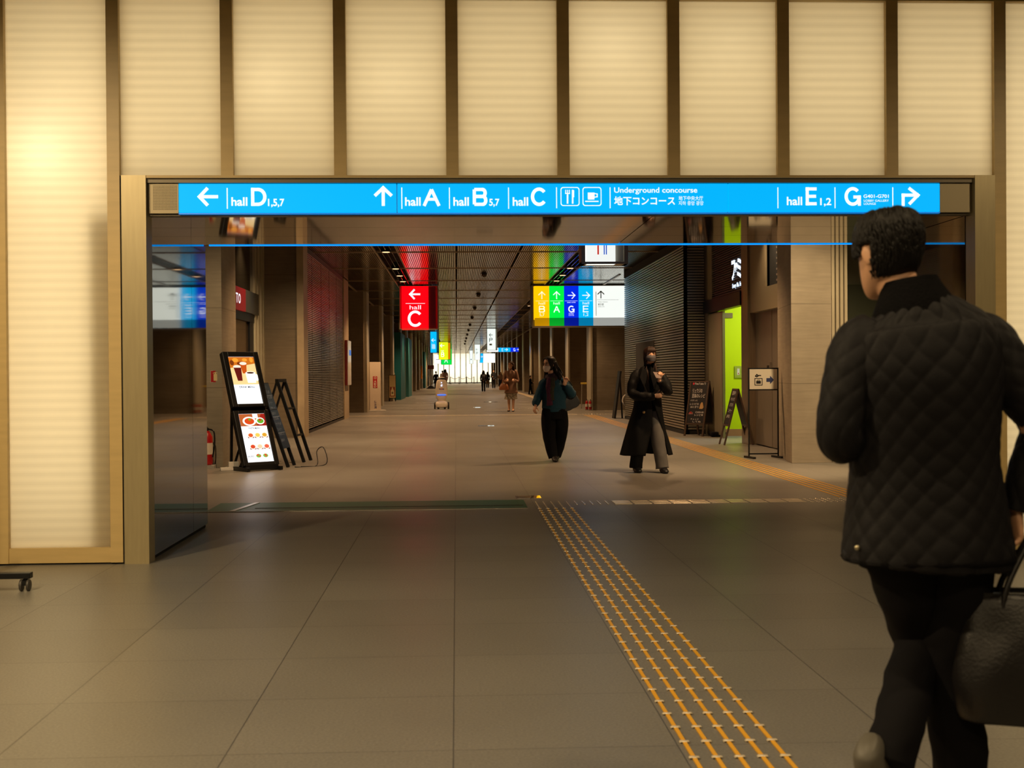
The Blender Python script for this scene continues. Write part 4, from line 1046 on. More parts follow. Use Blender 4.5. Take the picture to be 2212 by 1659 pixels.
r.loft([(0, 0.02, 0.27), (0, 0.02, 0.36), (0, 0.02, 0.48), (0, 0.03, 0.66), (0, 0.05, 0.86), (0, 0.07, 1.02), (0, 0.08, 1.06)], [(0.12, 0.13), (0.17, 0.18), (0.215, 0.2), (0.225, 0.2), (0.215, 0.18), (0.185, 0.15), (0.15, 0.12)], n=32, sub=5, power=2.8); r.build('body', m_rob, t, smooth=True)
r = MB(); r.loft([(0, 0.08, 1.05), (0, 0.08, 1.12), (0, 0.08, 1.15)], [(0.15, 0.12), (0.15, 0.12), (0.11, 0.09)], n=28, power=2.8); r.build('sensor_head', m_black, t, smooth=True)
r = MB(); r.loft([(0, 0.08, 1.15), (0, 0.08, 1.18), (0, 0.08, 1.19)], [(0.12, 0.1), (0.11, 0.09), (0.06, 0.05)], n=24, power=2.6); r.build('top_cap', m_rob, t, smooth=True)
r = MB(); r.tube([(-0.16, -0.125, 0.53), (-0.1, -0.19, 0.53), (0.0, -0.203, 0.53), (0.1, -0.19, 0.53), (0.16, -0.125, 0.53)], 0.016, sub=5); r.build('light_strip', m_blue, t, smooth=True)
r = MB(); r.ball((0, -0.10, 0.985), (0.022, 0.012, 0.022)); r.text('d', -0.028, 0.028, 0.845, 0.93, -0.15, 1.0); r.build('front_light', M('robot_white_light', (215, 225, 255), 0.3, emit=1.5), t)
r = MB(); r.box(-0.09, -0.03, -0.17, -0.15, 0.735, 0.76); r.box(0.03, 0.09, -0.17, -0.15, 0.735, 0.76); r.build('blue_mark', M('mark_blue', (30, 50, 150), 0.4), t)
r = MB(); r.box(-0.028, 0.028, -0.17, -0.15, 0.735, 0.76); r.build('red_mark', M('mark_red', (200, 40, 40), 0.4), t)
for s in (-0.12, 0.12): MB().box(s - 0.035, s + 0.035, -0.25, -0.2, 0.0, 0.07).build('bumper_foot', m_black, t)

# ---------------------------------------------------------------- A-boards and the locker sign on the right
m_wood = M('dark_wood', (66, 48, 36), 0.55, var=0.2, vs=20)
m_cb = M('chalkboard', (20, 19, 24), 0.6); m_chalk = M('chalk', (205, 200, 195), 0.8)
def aboard(label, x, y, rz, w, h, hb, d, texts):
    t = thing('chalkboard_sign', label, 'chalkboard sign', (x, y, 0), rz)
    an = math.atan2(d, h)
    for side in (0, 1):
        R_ = (Matrix.Rotation(pi, 4, 'Z') if side else Matrix.Identity(4)) @ Matrix.Translation((0, -d, 0)) @ Matrix.Rotation(-an, 4, 'X')
        Ls = h / cos(an)
        for sx in (-1, 1):
            r = MB(); r.box(sx * w / 2 - 0.018, sx * w / 2 + 0.018, -0.012, 0.014, 0, Ls, R_); r.build('leg', m_wood, t)
        r = MB(); r.box(-w / 2 + 0.018, w / 2 - 0.018, -0.004, 0.01, Ls - hb, Ls, R_); bo = r.build('board', m_cb, t)
        r = MB(); r.box(-w / 2, w / 2, -0.012, 0.014, Ls - 0.03, Ls, R_); r.build('top_rail', m_wood, t); r = MB(); r.box(-w / 2, w / 2, -0.012, 0.014, Ls - hb - 0.03, Ls - hb, R_); r.build('lower_rail', m_wood, t)
        if side == 0:
            r = MB()
            for (s_, x0, x1, z0, z1) in texts: r.text(s_, (x0 - .5) * w * .9, (x1 - .5) * w * .9, Ls - hb + hb * z0, Ls - hb + hb * z1, -0.006, 0.2, R_)
            r.build('chalk_lettering', m_chalk, bo)
            yield_ = (bo, R_, Ls)
    return t, yield_
t, (bo, R_, Ls) = aboard('large chalkboard sign with white chalk lettering before the right louvre wall', at(1514, 900, 25.45).x - 0.02, 25.40, radians(-46), 0.44, 1.12, 0.88, 0.25,
    [('YouTubeで', .2, .9, .91, .965), ('リュウジの', .12, .72, .72, .82), ('至高のレシピ', .12, .92, .60, .70), ('バズった', .05, .5, .52, .56), ('レシピの', .05, .6, .43, .48), ('おにぎり', .1, .6, .36, .41), ('OISHII', .45, .95, .24, .28), ('レシピ本', .42, .95, .17, .225), ('チェック', .2, .7, .08, .115), ('してね', .35, .85, .02, .06)])
r = MB(); r.poly([R_ @ Vector((p[0], -0.006, Ls - 0.88 + 0.88 * p[1])) for p in ((.06, .34), (.14, .34), (.165, .38), (.13, .49), (.105, .50), (.08, .46))]); r.build('drawn_rice_ball', M('chalk_tan', (176, 140, 90), 0.8), bo)
r = MB(); r.poly([R_ @ Vector((-.13 + .055 * cos(pi + 2 * pi * k / 20), -0.006, Ls - 0.88 + 0.88 * .21 + .055 * sin(2 * pi * k / 20))) for k in range(11)]); r.build('drawn_bowl', M('chalk_white', (200, 196, 190), 0.8), bo)
r = MB(); r.poly([R_ @ Vector((-.13 + .055 * cos(2 * pi * k / 20), -0.006, Ls - 0.88 + 0.88 * .21 + .055 * sin(2 * pi * k / 20))) for k in range(11)]); r.build('drawn_bowl_top', M('chalk_red', (190, 50, 40), 0.8), bo)
r = MB(); r.poly([R_ @ Vector((-.145 + .022 * cos(2 * pi * k / 14), -0.006, Ls - 0.88 + 0.88 * .935 + .022 * sin(2 * pi * k / 14))) for k in range(14)]); r.build('red_icon', M('icon_red', (190, 30, 50), 0.6), bo)
aboard('narrow wooden A-board seen edge on before the lime doorway', at(1579, 900, 22.6).x, 22.2, radians(-88), 0.36, 1.0, 0.66, 0.26, [('営業中', .1, .8, .82, .94), ('いらっしゃいませ', .1, .9, .66, .76), ('おすすめ', .15, .8, .5, .6), ('コーヒー', .15, .85, .34, .44), ('お弁当', .1, .7, .18, .28)])
tag(MB().box(-0.16, 0.16, -0.1, 0.1, 0, 0.1).build('weight_bag', m_blackfab, bev=0.03), 'small black weight lying on the floor between the two chalkboards', 'weight').location = (at(1549, 935, 25.0).x, 24.9, 0)
t = thing('chalkboard_sign', 'folded dark board leaning edge on against the right louvre wall', 'chalkboard sign', (at(1336, 903, 35.5).x, 35.6, 0))
r = MB(); r.bar((-0.12, 0, 0), (0.06, 0, 1.35), 0.05, 0.5); r.build('board', m_black, t)
r = MB(); r.bar((0.12, 0.0, 0), (0.06, 0, 1.3), 0.04, 0.04); r.build('rear_leg', m_black, t)

q0 = at(1618, 990, 18.65); q1 = at(1681, 990, 18.65)
t = thing('locker_sign', 'white coin locker sign with blue arrow in a thin black floor frame', 'sign stand', ((q0.x + q1.x) / 2, 18.65, 0))
w = (q1.x - q0.x) / 2
r = MB(); r.box(-w - .01, -w + .01, -.01, .01, .02, 1.36); r.box(w - .01, w + .01, -.01, .01, .02, 1.36); r.box(-w, w, -.01, .01, .055, .075); r.box(-w, w, -.01, .01, 1.34, 1.36); r.box(-w, w, -.01, .01, 1.02, 1.04); r.build('frame', m_black, t)
for s in (-w, w): MB().box(s - .02, s + .02, -.18, .18, 0, .03, Matrix.Rotation(radians(10), 4, 'Z')).build('foot', m_black, t)
r = MB(); r.box(-w + .012, w - .012, -.014, -.006, 1.04, 1.34); pl = r.build('sign_plate', M('sign_cream', (214, 204, 184), 0.4), t)
r = MB(); r.stroke([(-.13, 1.10), (-.02, 1.10), (-.02, 1.20), (-.13, 1.20)], .011, -.016, closed=True); r.box(-.11, -.04, -.018, -.014, 1.122, 1.165); r.stroke([(-.09, 1.165), (-.09, 1.178), (-.06, 1.178), (-.06, 1.165)], .007, -.016)
r.stroke([(-.12, 1.235), (-.10, 1.26), (-.08, 1.24), (-.10, 1.225)], .016, -.016, closed=True); r.stroke([(-.08, 1.245), (-.035, 1.245)], .016, -.016); r.build('locker_pictogram', m_black, pl)
r = MB(); r.prism([(.045, -.019, 1.15), (.10, -.019, 1.15), (.10, -.019, 1.115), (.16, -.019, 1.178), (.10, -.019, 1.24), (.10, -.019, 1.205), (.045, -.019, 1.205)], (0, .004, 0)); r.build('blue_arrow', M('navy_print', (34, 48, 96), 0.5), pl)

# ---------------------------------------------------------------- shop fittings
t = thing('shop_sign', 'glowing white shop name letters on the slatted fascia over the lime doorway', 'sign', (SX - 0.012, 23.42, 2.97))
TM = Matrix(((0, 1, 0, 0), (-1, 0, 0, 0), (0, 0, 1, 0), (0, 0, 0, 1)))
m_glow = M('glowing_letters', (214, 232, 255), 0.4, emit=2.2)
for k, (ch, x0, x1) in enumerate((('フ', 0.0, .30), ('ァ', .24, .50), ('ミ', .46, .80))):
    r = MB(); r.text(ch, x0, x1, .05 if k != 1 else .03, .43 if k != 1 else .36, 0, 1.6, TM); r.build('letter', m_glow, t)
r = MB(); r.text('Every life, Fa', .06, .80, -.12, -.01, 0, 0.8, TM); r.build('slogan', m_glow, t)
t = thing('switch_plate', 'steel switch plate on the lime wall inside the doorway', 'switch', (at(1595, 806, 25.19).x, 25.19, 1.31))
MB().box(-.08, .08, -.012, 0, -.13, .11).build('plate', m_steel, t); MB().box(-.03, .02, -.018, -.012, -.07, .06).build('switch', m_white, t); MB().box(-.012, .006, -.022, -.018, -.05, -.03).build('button', m_red, t)
t = tag(MB().box(-.10, .08, -.01, 0, -.05, .05).build('notice_plate', M('bronze_plate', (110, 96, 60), 0.4)), 'small dark notice plate high on the lime wall', 'notice'); t.location = (at(1574, 683, 25.19).x, 25.19, 2.45)
t = thing('door_reader', 'small card reader plate beside the grey service door', 'card reader', (SX + 0.10, 21.05, 1.36))
MB().box(-0.02, 0.02, -0.12, 0.12, -0.1, 0.1).build('plate', m_grey, t); MB().box(-0.026, -0.02, -0.06, 0.06, -0.05, 0.05).build('display', m_black, t)
t = thing('lock_plate', 'round dark lock on the right grey service door', 'door lock', (SX + 0.115, 20.35, 0.86))
r = MB(); r.cyl((0, 0, 0), (-0.03, 0, 0), 0.035); r.build('lock', m_black, t); MB().box(-0.004, 0.004, -0.05, 0.05, -0.06, 0.06).build('rose', m_steel, t)
# handrail in the first right niche
a = at(1252, 830, 46); c = at(1275, 831, 46)
t = thing('handrail', 'yellow horizontal rail in the niche left of the right concrete fin', 'rail', (a.x, 45.6, 0.92))
r = MB(); r.cyl((0, 0, 0), (c.x - a.x + 0.1, 0, 0), 0.035); r.build('rail', M('rail_yellow', (200, 170, 60), 0.4), t)
r = MB(); r.cyl((0.05, 0, 0), (0.05, 0.25, -0.92), 0.02); r.build('support', m_steel, t)

# ---------------------------------------------------------------- shop front on the left, behind the menu display
LS = -4.02
b = MB(); b.box(LS - 0.06, LS, 21.3, 26.2, 2.95, CEIL)
struct('window_32', b, M('dark_shop_glass', (60, 54, 44), 0.08, 0.6))
b = MB()
for yy in (25.0, 25.4, 25.8, 26.05): b.box(LS - 0.02, LS + 0.05, yy, yy + 0.16, 0, CEIL)
struct('trim_14', b, m_strip)
b = MB(); b.box(LS - 0.05, LS + 0.02, 21.3, 21.5, 0, 2.5); b.box(LS - 0.05, LS + 0.02, 22.75, 22.95, 0, 2.5); b.box(LS - 0.05, LS + 0.02, 24.5, 24.95, 0, 2.5); b.box(LS - 0.05, LS + 0.03, 21.3, 25.0, 2.34, 2.5)
struct('door_5', b, m_black)
b = MB(); b.box(LS - 0.04, LS - 0.02, 22.95, 24.5, 0.0, 2.34)
struct('window_33', b, M('shop_door_glass', (120, 96, 66), 0.1, 0.7))
b = MB(); b.box(LS - 3, LS - 0.06, 26.1, 26.2, 0, CEIL); b.box(LS - 3.1, LS - 3, 21, 26.2, 0, CEIL); b.box(LS - 3, LS - 0.06, 21.2, 21.3, 0, CEIL)
struct('wall_shop_left', b, M('shop_wall_wood', (140, 106, 70), 0.5))
t = thing('shop_fascia', 'red and grey shop fascia ending in the letters TO over the dark door', 'sign', (LS, 21.3, 2.5))
MB().box(0.0, 0.07, 0, 2.45, 0, 0.42).build('red_panel', M('fascia_red', (150, 14, 24), 0.3, emit=0.30), t)
MB().box(0.0, 0.07, 2.45, 4.0, 0, 0.42).build('grey_panel', M('fascia_grey', (84, 82, 76), 0.35, 0.5), t)
TL = Matrix(((0, -1, 0, 0.073), (1, 0, 0, 0), (0, 0, 1, 0), (0, 0, 0, 1)))
r = MB(); r.text('T', 1.40, 1.60, .12, .30, 0, 0.6, TL); r.text('O', 1.65, 1.88, .12, .30, 0, 0.6, TL); r.build('lettering', m_letter_lit, t)

# ---------------------------------------------------------------- rolling stand at the left edge
q = fl(62, 1276); Yr = q.y
z1 = at(60, 1236, Yr).z; z0 = at(60, 1249, Yr).z; xr_ = at(68, 1243, Yr).x
t = thing('rolling_stand', 'black base of a rolling stand with a twin wheel caster at the left edge', 'rolling stand', (xr_ - 0.6, Yr, 0))
MB().box(-0.6, 0.6, -0.03, 0.03, z0, z1).build('base_bar', m_black, t, bev=0.004)
r = MB(); r.box(-0.03, 0.03, -0.025, 0.025, z1, 1.2); r.build('mast', m_black, t)
for s in (-0.54, 0.565):
    ca = MB(); ca.cyl((s, 0, z0), (s, 0, z0 - 0.02), 0.014); ca.box(s - 0.012, s + 0.012, -0.03, 0.02, 0.035, z0 - 0.012); co = ca.build('caster', m_black, t)
    for k in (-0.021, 0.021):
        r = MB(); r.loft([(s + k - 0.009, -0.01, 0.036), (s + k - 0.006, -0.01, 0.036), (s + k + 0.006, -0.01, 0.036), (s + k + 0.009, -0.01, 0.036)], [0.03, 0.036, 0.036, 0.03], n=20, ref=(0, 0, 1)); r.build('wheel', M('caster_grey', (70, 66, 62), 0.4), co, smooth=True)

# ---------------------------------------------------------------- rope barrier at the far wall
m_brass = M('barrier_metal', (170, 150, 110), 0.4, 0.6)
px_ = [(973, 'first'), (992, 'second'), (1008, 'third'), (1024, 'fourth')]
prev = None
for x, nm in px_:
    a = at(x, 826, 168)
    t = thing('barrier_post', 'thin rope barrier post before the far lit wall, %s from the left' % nm, 'barrier post', (a.x, 168, 0), 0, 'rope barrier posts')
    r = MB(); r.cyl((0, 0, 0.03), (0, 0, 0.95), 0.05, n=8); r.build('post', m_brass, t); r = MB(); r.cyl((0, 0, 0), (0, 0, 0.03), 0.2, n=10); r.build('base', m_brass, t)
    if prev is not None:
        r = MB(); r.tube([(prev + 0.06, 0, 0), ((prev * 2 + a.x) / 3, 0, -0.2), ((prev + 2 * a.x) / 3, 0, -0.2), (a.x - 0.06, 0, 0)], 0.03, n=6, sub=4)
        tag(r.build('barrier_rope', m_brass, smooth=True), 'sagging barrier rope ending at the %s post' % nm, 'rope', 'barrier ropes').location = (0, 168, 0.88)
    prev = a.x

# ================================================================== PEOPLE
HL = [(-.118, -.066, .012, .012), (-.113, -.062, .024, .026), (-.100, -.050, .042, .040), (-.082, -.035, .060, .052), (-.060, -.020, .076, .061), (-.035, -.009, .087, .067), (-.010, -.002, .093, .071),
      (.015, .002, .096, .0735), (.040, .005, .096, .0745), (.065, .007, .090, .071), (.085, .008, .077, .061), (.100, .008, .056, .045), (.109, .008, .032, .026), (.113, .008, .010, .008)]
def head_point(th, k, grow=0.0):
    z, yc, ry, w = HL[k] if isinstance(k, int) else k
    x = (w + grow) * cos(th); y = yc + (ry + grow) * sin(th)
    return Vector((x, y, z))
def face(p):
    """nose, brows, eye sockets, lips on the front of the head"""
    x, y, z = p
    if y < -0.02:
        g = lambda a, s: math.exp(-(a / s) ** 2)
        d = 0.0
        if -.05 < z < .03: d += 0.021 * g(x, .010) * max(0, min(1, (.028 - z) / .06)) * g(min(0, z + .036), .010)
        d -= 0.007 * (g(abs(x) - .031, .014) * g(z - .008, .011))
        d += 0.004 * g(abs(x) - .03, .022) * g(z - .028, .008)
        d += 0.005 * g(x, .020) * (g(z + .064, .005) + g(z + .076, .006)) - 0.003 * g(x, .022) * g(z + .070, .003)
        return Vector((x, y - d, z))
    return p
def add_head(mb, mt, n=44, sub=3, grow=0.0, z0=-1, z1=1, ear=True):
    rows = catmull([Vector((r[1], r[2], r[3])) for r in HL], sub); zs = catmull([Vector((r[0], 0, 0)) for r in HL], sub)
    base = len(mb.v); m_ = 0; zz = []
    for r, q in zip(rows, zs):
        z = q.x
        if z < z0 or z > z1: continue
        m_ += 1
        for k in range(n):
            th = 2 * pi * k / n
            p = Vector(((r.z + grow) * cos(th), r.x + (r.y + grow) * sin(th), z + (grow if z > .09 else 0)))
            mb.v.append(mt @ face(p))
    for i in range(m_ - 1):
        for k in range(n): mb.f.append([base + i * n + k, base + i * n + (k + 1) % n, base + (i + 1) * n + (k + 1) % n, base + (i + 1) * n + k]); mb.mi.append(mb.cur)
    mb.f.append([base + k for k in range(n)][::-1]); mb.mi.append(mb.cur); mb.f.append([base + (m_ - 1) * n + k for k in range(n)]); mb.mi.append(mb.cur)
    if ear:
        for s in (-1, 1):
            mb.ball((0, 0, 0), (.007, .018, .031), n=12, mrow=8, mat=mt @ Matrix.Translation((s * .077, .012, -.008)) @ Matrix.Rotation(s * .35, 4, 'Z') @ Matrix.Rotation(.2, 4, 'X'))
            mb.ball((0, 0, 0), (.012, .010, .012), n=10, mrow=6, mat=mt @ Matrix.Translation((s * .070, .008, -.018)))
def add_hand(mb, mt, side, curl=0.35, size=1.0):
    """wrist at the origin, fingers along -z, palm towards +y, thumb on the side*x edge"""
    S = mt @ Matrix.Scale(size, 4)
    T = lambda p: S @ Vector(p)
    def chain(base, d, lens, r, ax, cs):
        p = Vector(base); pts = [p.copy()]; dd = Vector(d).normalized()
        for L, c in zip(lens, cs):
            dd = Matrix.Rotation(c, 3, ax) @ dd; p = p + dd * L; pts.append(p.copy())
        pts.append(pts[-1] + dd * r * 0.6)
        mb.loft([T(q) for q in pts], [r * size * 1.05] + [r * size] * (len(pts) - 3) + [r * size * .85, r * size * .35], n=10, sub=3, ref=(0.31, 0.9, 0.3))
    R3 = mt.to_3x3()
    mb.loft([T((0, 0, .03)), T((0, 0, 0)), T((0, 0, -.03)), T((0, 0, -.065)), T((0, 0, -.092))], [(.026 * size, .019 * size), (.027 * size, .018 * size), (.037 * size, .017 * size), (.041 * size, .015 * size), (.039 * size, .012 * size)], n=16, sub=2, ref=R3 @ Vector((1, 0, 0)))
    for i, (L, c) in enumerate(((.070, 1.0), (.079, 1.05), (.073, 1.1), (.057, 1.2))):
        chain((side * (.030 - .0205 * i), 0, -.086 + (.006 if i in (0, 3) else 0)), (side * (.12 - .08 * i), 0, -1), (L * .45, L * .32, L * .25), .0088 - .0004 * i, Vector((1, 0, 0)), (curl * c, curl * 1.3 * c, curl * .9 * c))
    chain((side * .026, .006, -.028), (side * .55, .45, -.70), (.038, .030, .024), .0105, Vector((0, 0, 1)), (0, -side * curl * .5, -side * curl * .6))
def strands(mb, roots, r=0.006, n=6, sub=3):
    for pts in roots:
        k = len(pts); mb.loft(pts, [r * (1 - .75 * (i / (k - 1)) ** 2) for i in range(k)], n=n, sub=sub, ref=(0.31, 0.9, 0.3))
def shoe(mb, heel, toe, w=.045, h=.07, up=(0, 0, 1)):
    heel = Vector(heel); toe = Vector(toe); d = toe - heel; u = Vector(up)
    ref = d.cross(u).normalized()
    c = lambda t, z: heel + d * t + u * z
    mb.loft([c(-.05, h * .55), c(.04, h * .6), c(.3, h * .62), c(.55, h * .48), c(.82, h * .36), c(1.0, h * .3), c(1.05, h * .25)], [(w * .45, h * .4), (w * .8, h * .62), (w * .9, h * .62), (w, h * .48), (w * .95, h * .36), (w * .6, h * .26), (w * .2, h * .1)], n=18, sub=3, ref=ref, power=2.5)
    return mb
RZ_ = lambda a: Matrix.Rotation(a, 4, 'Z'); RX_ = lambda a: Matrix.Rotation(a, 4, 'X'); RY_ = lambda a: Matrix.Rotation(a, 4, 'Y'); TR = Matrix.Translation
def hair_cap(mb, mt, grow, cut, n=48, sub=3, seed=1, fringe=None):
    """shell over the head: cut(theta_from_front in degrees) gives the lowest z of the hair there"""
    rows = catmull([Vector((r[1], r[2], r[3])) for r in HL[2:]], sub); zs = catmull([Vector((r[0], 0, 0)) for r in HL[2:]], sub)
    M_ = len(rows); cols = []
    for k in range(n):
        th = 2 * pi * k / n - pi / 2; ang = abs(((k / n * 360 + 180) % 360) - 180); zc = cut(ang); col = []
        for r, q in zip(rows, zs):
            z = max(q.x, zc); g = grow * (1 + 0.35 * noise.noise(Vector((cos(th) * 2 + seed, sin(th) * 2, q.x * 18))))
            # radius at height z
            for a_, b_ in zip(range(M_ - 1), range(1, M_)):
                if zs[a_].x <= z <= zs[b_].x + 1e-6:
                    t = (z - zs[a_].x) / max(1e-6, zs[b_].x - zs[a_].x); rr = rows[a_].lerp(rows[b_], t); break
            gg = g if q.x > zc else g * .2
            col.append(mt @ Vector(((rr.z + gg) * cos(th), rr.x + (rr.y + gg) * sin(th), z + (g if z > .06 else 0))))
        cols.append(col)
    base = len(mb.v)
    for i in range(M_):
        for k in range(n): mb.v.append(cols[k][i])
    for i in range(M_ - 1):
        for k in range(n): mb.f.append([base + i * n + k, base + i * n + (k + 1) % n, base + (i + 1) * n + (k + 1) % n, base + (i + 1) * n + k]); mb.mi.append(mb.cur)
    mb.f.append([base + (M_ - 1) * n + k for k in range(n)]); mb.mi.append(mb.cur)
def mask_part(parent, mt, mat, grow=.007, low=-.108, high=-.018, spread=72):
    mb = MB(); n = 24; base = 0; m_ = 14
    for i in range(m_):
        z = low + (high - low) * i / (m_ - 1); k = 0
        for a_ in range(len(HL) - 1):
            if HL[a_][0] <= z <= HL[a_ + 1][0]:
                t = (z - HL[a_][0]) / (HL[a_ + 1][0] - HL[a_][0]); r = [HL[a_][j] + t * (HL[a_ + 1][j] - HL[a_][j]) for j in range(4)]
        for j in range(n + 1):
            th = radians(-90 - spread + 2 * spread * j / n); bul = grow + .012 * math.exp(-((z + .055) / .03) ** 2) * math.cos(radians((j / n - .5) * 2 * 80))
            mb.v.append(mt @ Vector(((r[3] + bul) * cos(th), r[1] + (r[2] + bul) * sin(th), z)))
    for i in range(m_ - 1):
        for j in range(n): q = i * (n + 1) + j; mb.f.append([q, q + 1, q + n + 2, q + n + 1]); mb.mi.append(0)
    o = mb.build('face_mask', mat, parent, smooth=True, solid=.002)
    s_ = MB()
    for sx in (-1, 1):
        for z in (-.03, -.085): s_.tube([mt @ Vector((sx * .062, -.045, z)), mt @ Vector((sx * .078, .0, -.02)), mt @ Vector((sx * .08, .02, -.005))], .0018, n=5, sub=3)
    s_.build('ear_loop', mat, o)
    return o
def eyes(parent, mt, closed=False):
    w_ = MB(); d_ = MB(); b_ = MB()
    for s in (-1, 1):
        if not closed: w_.ball((0, 0, 0), (.013, .006, .0065), mat=mt @ TR((s * .031, -.083, .008))); d_.ball((0, 0, 0), (.006, .004, .006), mat=mt @ TR((s * .031, -.0875, .008)))
        d_.tube([mt @ Vector((s * .017, -.090, .011)), mt @ Vector((s * .031, -.092, .016 if not closed else .006)), mt @ Vector((s * .045, -.082, .010))], .0022, n=6, sub=3)
        b_.tube([mt @ Vector((s * .014, -.095, .028)), mt @ Vector((s * .032, -.092, .034)), mt @ Vector((s * .050, -.078, .028))], .0034, n=6, sub=3)
    if not closed: w_.build('eye', M('eye_white', (225, 215, 205), 0.3), parent, smooth=True)
    d_.build('iris', M('eye_dark', (24, 16, 14), 0.3), parent, smooth=True); b_.build('eyebrow', m_hair, parent, smooth=True)

m_jacket = M('quilted_jacket_black', (24, 23, 26), 0.6, spec=0.18, bump=0.15, bs=300)
m_cord = M('corduroy_black', (12, 11, 13), 0.9, spec=0.1, bump=0.4, bs=160)
m_trous = M('trousers_black', (17, 16, 19), 0.85, spec=0.12)
m_leather = M('black_leather', (24, 22, 23), 0.38, bump=0.15, bs=120)

# ---------------------------------------------------------------- man walking away in the foreground (faces +y)
OX, OY = 1.25, 3.30
man = thing('person', 'person in a black quilted jacket walking away in the right foreground with a black bag', 'person', (OX, OY, 0))
hm = TR((-.082, .03, 1.616)) @ RZ_(pi + .27) @ RX_(.10) @ Matrix.Scale(.97, 4)
b = MB()
add_head(b, hm)
b.loft([(-.072, .035, 1.60), (-.06, .02, 1.53), (-.04, .0, 1.46), (-.03, -.0, 1.40)], [(.055, .058), (.054, .056), (.062, .06), (.10, .07)], n=20, sub=3)
b.loft([(-.01, 0, .84), (0, 0, .95), (0, 0, 1.1), (0, 0, 1.28), (-.01, 0, 1.38), (-.02, 0, 1.44)], [(.15, .10), (.155, .105), (.14, .10), (.165, .105), (.16, .09), (.07, .06)], n=24, sub=3)
b.loft([(-.15, 0, 1.38), (-.20, -.03, 1.26), (-.225, -.04, 1.13), (-.20, .06, 1.12), (-.15, .19, 1.17)], [.055, .05, .042, .04, .028], n=14, sub=4)
b.loft([(.15, 0, 1.38), (.235, -.02, 1.27), (.29, -.04, 1.15), (.285, -.02, 1.07), (.252, 0, .93)], [.055, .05, .042, .04, .028], n=14, sub=4)
b.loft([(.085, 0, .88), (.095, .02, .70), (.075, .04, .50), (.10, .02, .28), (.115, .02, .10)], [.09, .078, .056, .05, .04], n=14, sub=4)
b.loft([(-.075, 0, .88), (-.03, .05, .72), (.02, .10, .56), (-.045, .0, .45), (-.14, -.13, .34)], [.09, .078, .056, .05, .04], n=14, sub=4)
add_hand(b, TR((.252, 0, .925)) @ RZ_(pi / 2), 1, 0.75, .95)
add_hand(b, TR((-.15, .19, 1.17)) @ RX_(radians(118)), 1, 0.5, .95)
b.build('body', m_skin, man, smooth=True, remesh=.0045, relax=1)
j = MB(); j.qs = .175
j.loft([(.012, .0, .795), (.012, .0, .82), (.008, .005, .95), (.004, .005, 1.06), (0, 0, 1.18), (-.002, -.005, 1.29), (-.008, -.005, 1.37), (-.012, -.0, 1.415), (-.018, 0, 1.452), (-.025, 0, 1.485), (-.028, 0, 1.50)],
       [(.222, .155), (.222, .155), (.203, .145), (.193, .14), (.200, .142), (.212, .142), (.208, .13), (.182, .115), (.135, .10), (.085, .082), (.07, .072)], n=300, sub=16, caps=False, power=2.3)
j.build('jacket', m_jacket, man, smooth=True, quilt=(.060, .0048), wrinkle=(.007, 5.0, (1, 1, .6)))
for nm, pts, rr in (('left', [(-.135, 0, 1.405), (-.175, -.012, 1.372), (-.212, -.03, 1.27), (-.238, -.045, 1.16), (-.225, -.02, 1.115), (-.18, .09, 1.13), (-.15, .17, 1.165)], [.052, .068, .068, .061, .060, .052, .045]),
                    ('right', [(.125, 0, 1.41), (.165, -.01, 1.378), (.238, -.025, 1.275), (.305, -.04, 1.17), (.308, -.028, 1.10), (.275, -.01, 1.0), (.255, 0, .925)], [.05, .072, .070, .062, .058, .050, .044])):
    s_ = MB(); s_.qs = .065
    s_.loft(pts, rr, n=110, sub=18, ref=(0, 1, 0)); s_.build('sleeve', m_jacket, man, smooth=True, quilt=(.056, .004), wrinkle=(.006, 8.0))
c = MB(); c.loft([(-.020, .0, 1.452), (-.024, .0, 1.474), (-.030, .003, 1.513), (-.034, .006, 1.543)], [(.122, .098), (.108, .092), (.086, .082), (.073, .074)], n=48, sub=5, caps=False)
c.build('collar', m_cord, man, smooth=True, solid=.007)
c = MB(); c.loft([(.012, 0, .792), (.012, 0, .800), (.012, 0, .808)], [(.226, .159), (.230, .163), (.226, .159)], n=64, power=2.3, caps=False); c.build('hem_piping', m_cord, man, smooth=True)
c = MB(); c.ball((-.206, -.078, .838), (.007, .005, .007)); c.build('snap_button', M('snap_brass', (190, 180, 150), 0.3, 0.8), man, smooth=True)
c = MB(); c.loft([(.0, .0, .775), (.0, .0, .86)], [(.17, .12), (.175, .125)], n=40, power=2.3); c.build('shirt_tail', m_blackfab, man, smooth=True)
tr_ = MB(); tr_.loft([(.01, 0, .94), (.07, 0, .86), (.098, .02, .70), (.082, .035, .54), (.092, .03, .40), (.105, .02, .25), (.115, .02, .10), (.117, .022, .045)], [(.12, .11), (.108, .115), (.094, .10), (.080, .085), (.074, .08), (.068, .076), (.066, .074), (.068, .076)], n=40, sub=8)
tr_.loft([(-.01, 0, .94), (-.055, 0, .86), (-.028, .045, .72), (.02, .10, .585), (.016, .075, .525), (-.045, .0, .45), (-.115, -.11, .36), (-.155, -.16, .285)], [(.12, .11), (.11, .115), (.090, .10), (.072, .08), (.070, .076), (.066, .07), (.066, .068), (.064, .066)], n=40, sub=8)
tr_.build('trousers', m_trous, man, smooth=True, wrinkle=(.008, 9.0, (1, 1, 1.6)))
s_ = MB(); shoe(s_, (.117, -.10, 0), (.125, .19, 0), .047, .085); s_.build('shoe', m_leather, man, smooth=True)
s_ = MB(); shoe(s_, (-.243, -.225, .335), (-.185, -.165, .085), .046, .085, (.55, .75, .30)); s_.build('shoe', M('shoe_grey', (92, 88, 80), 0.5), man, smooth=True)
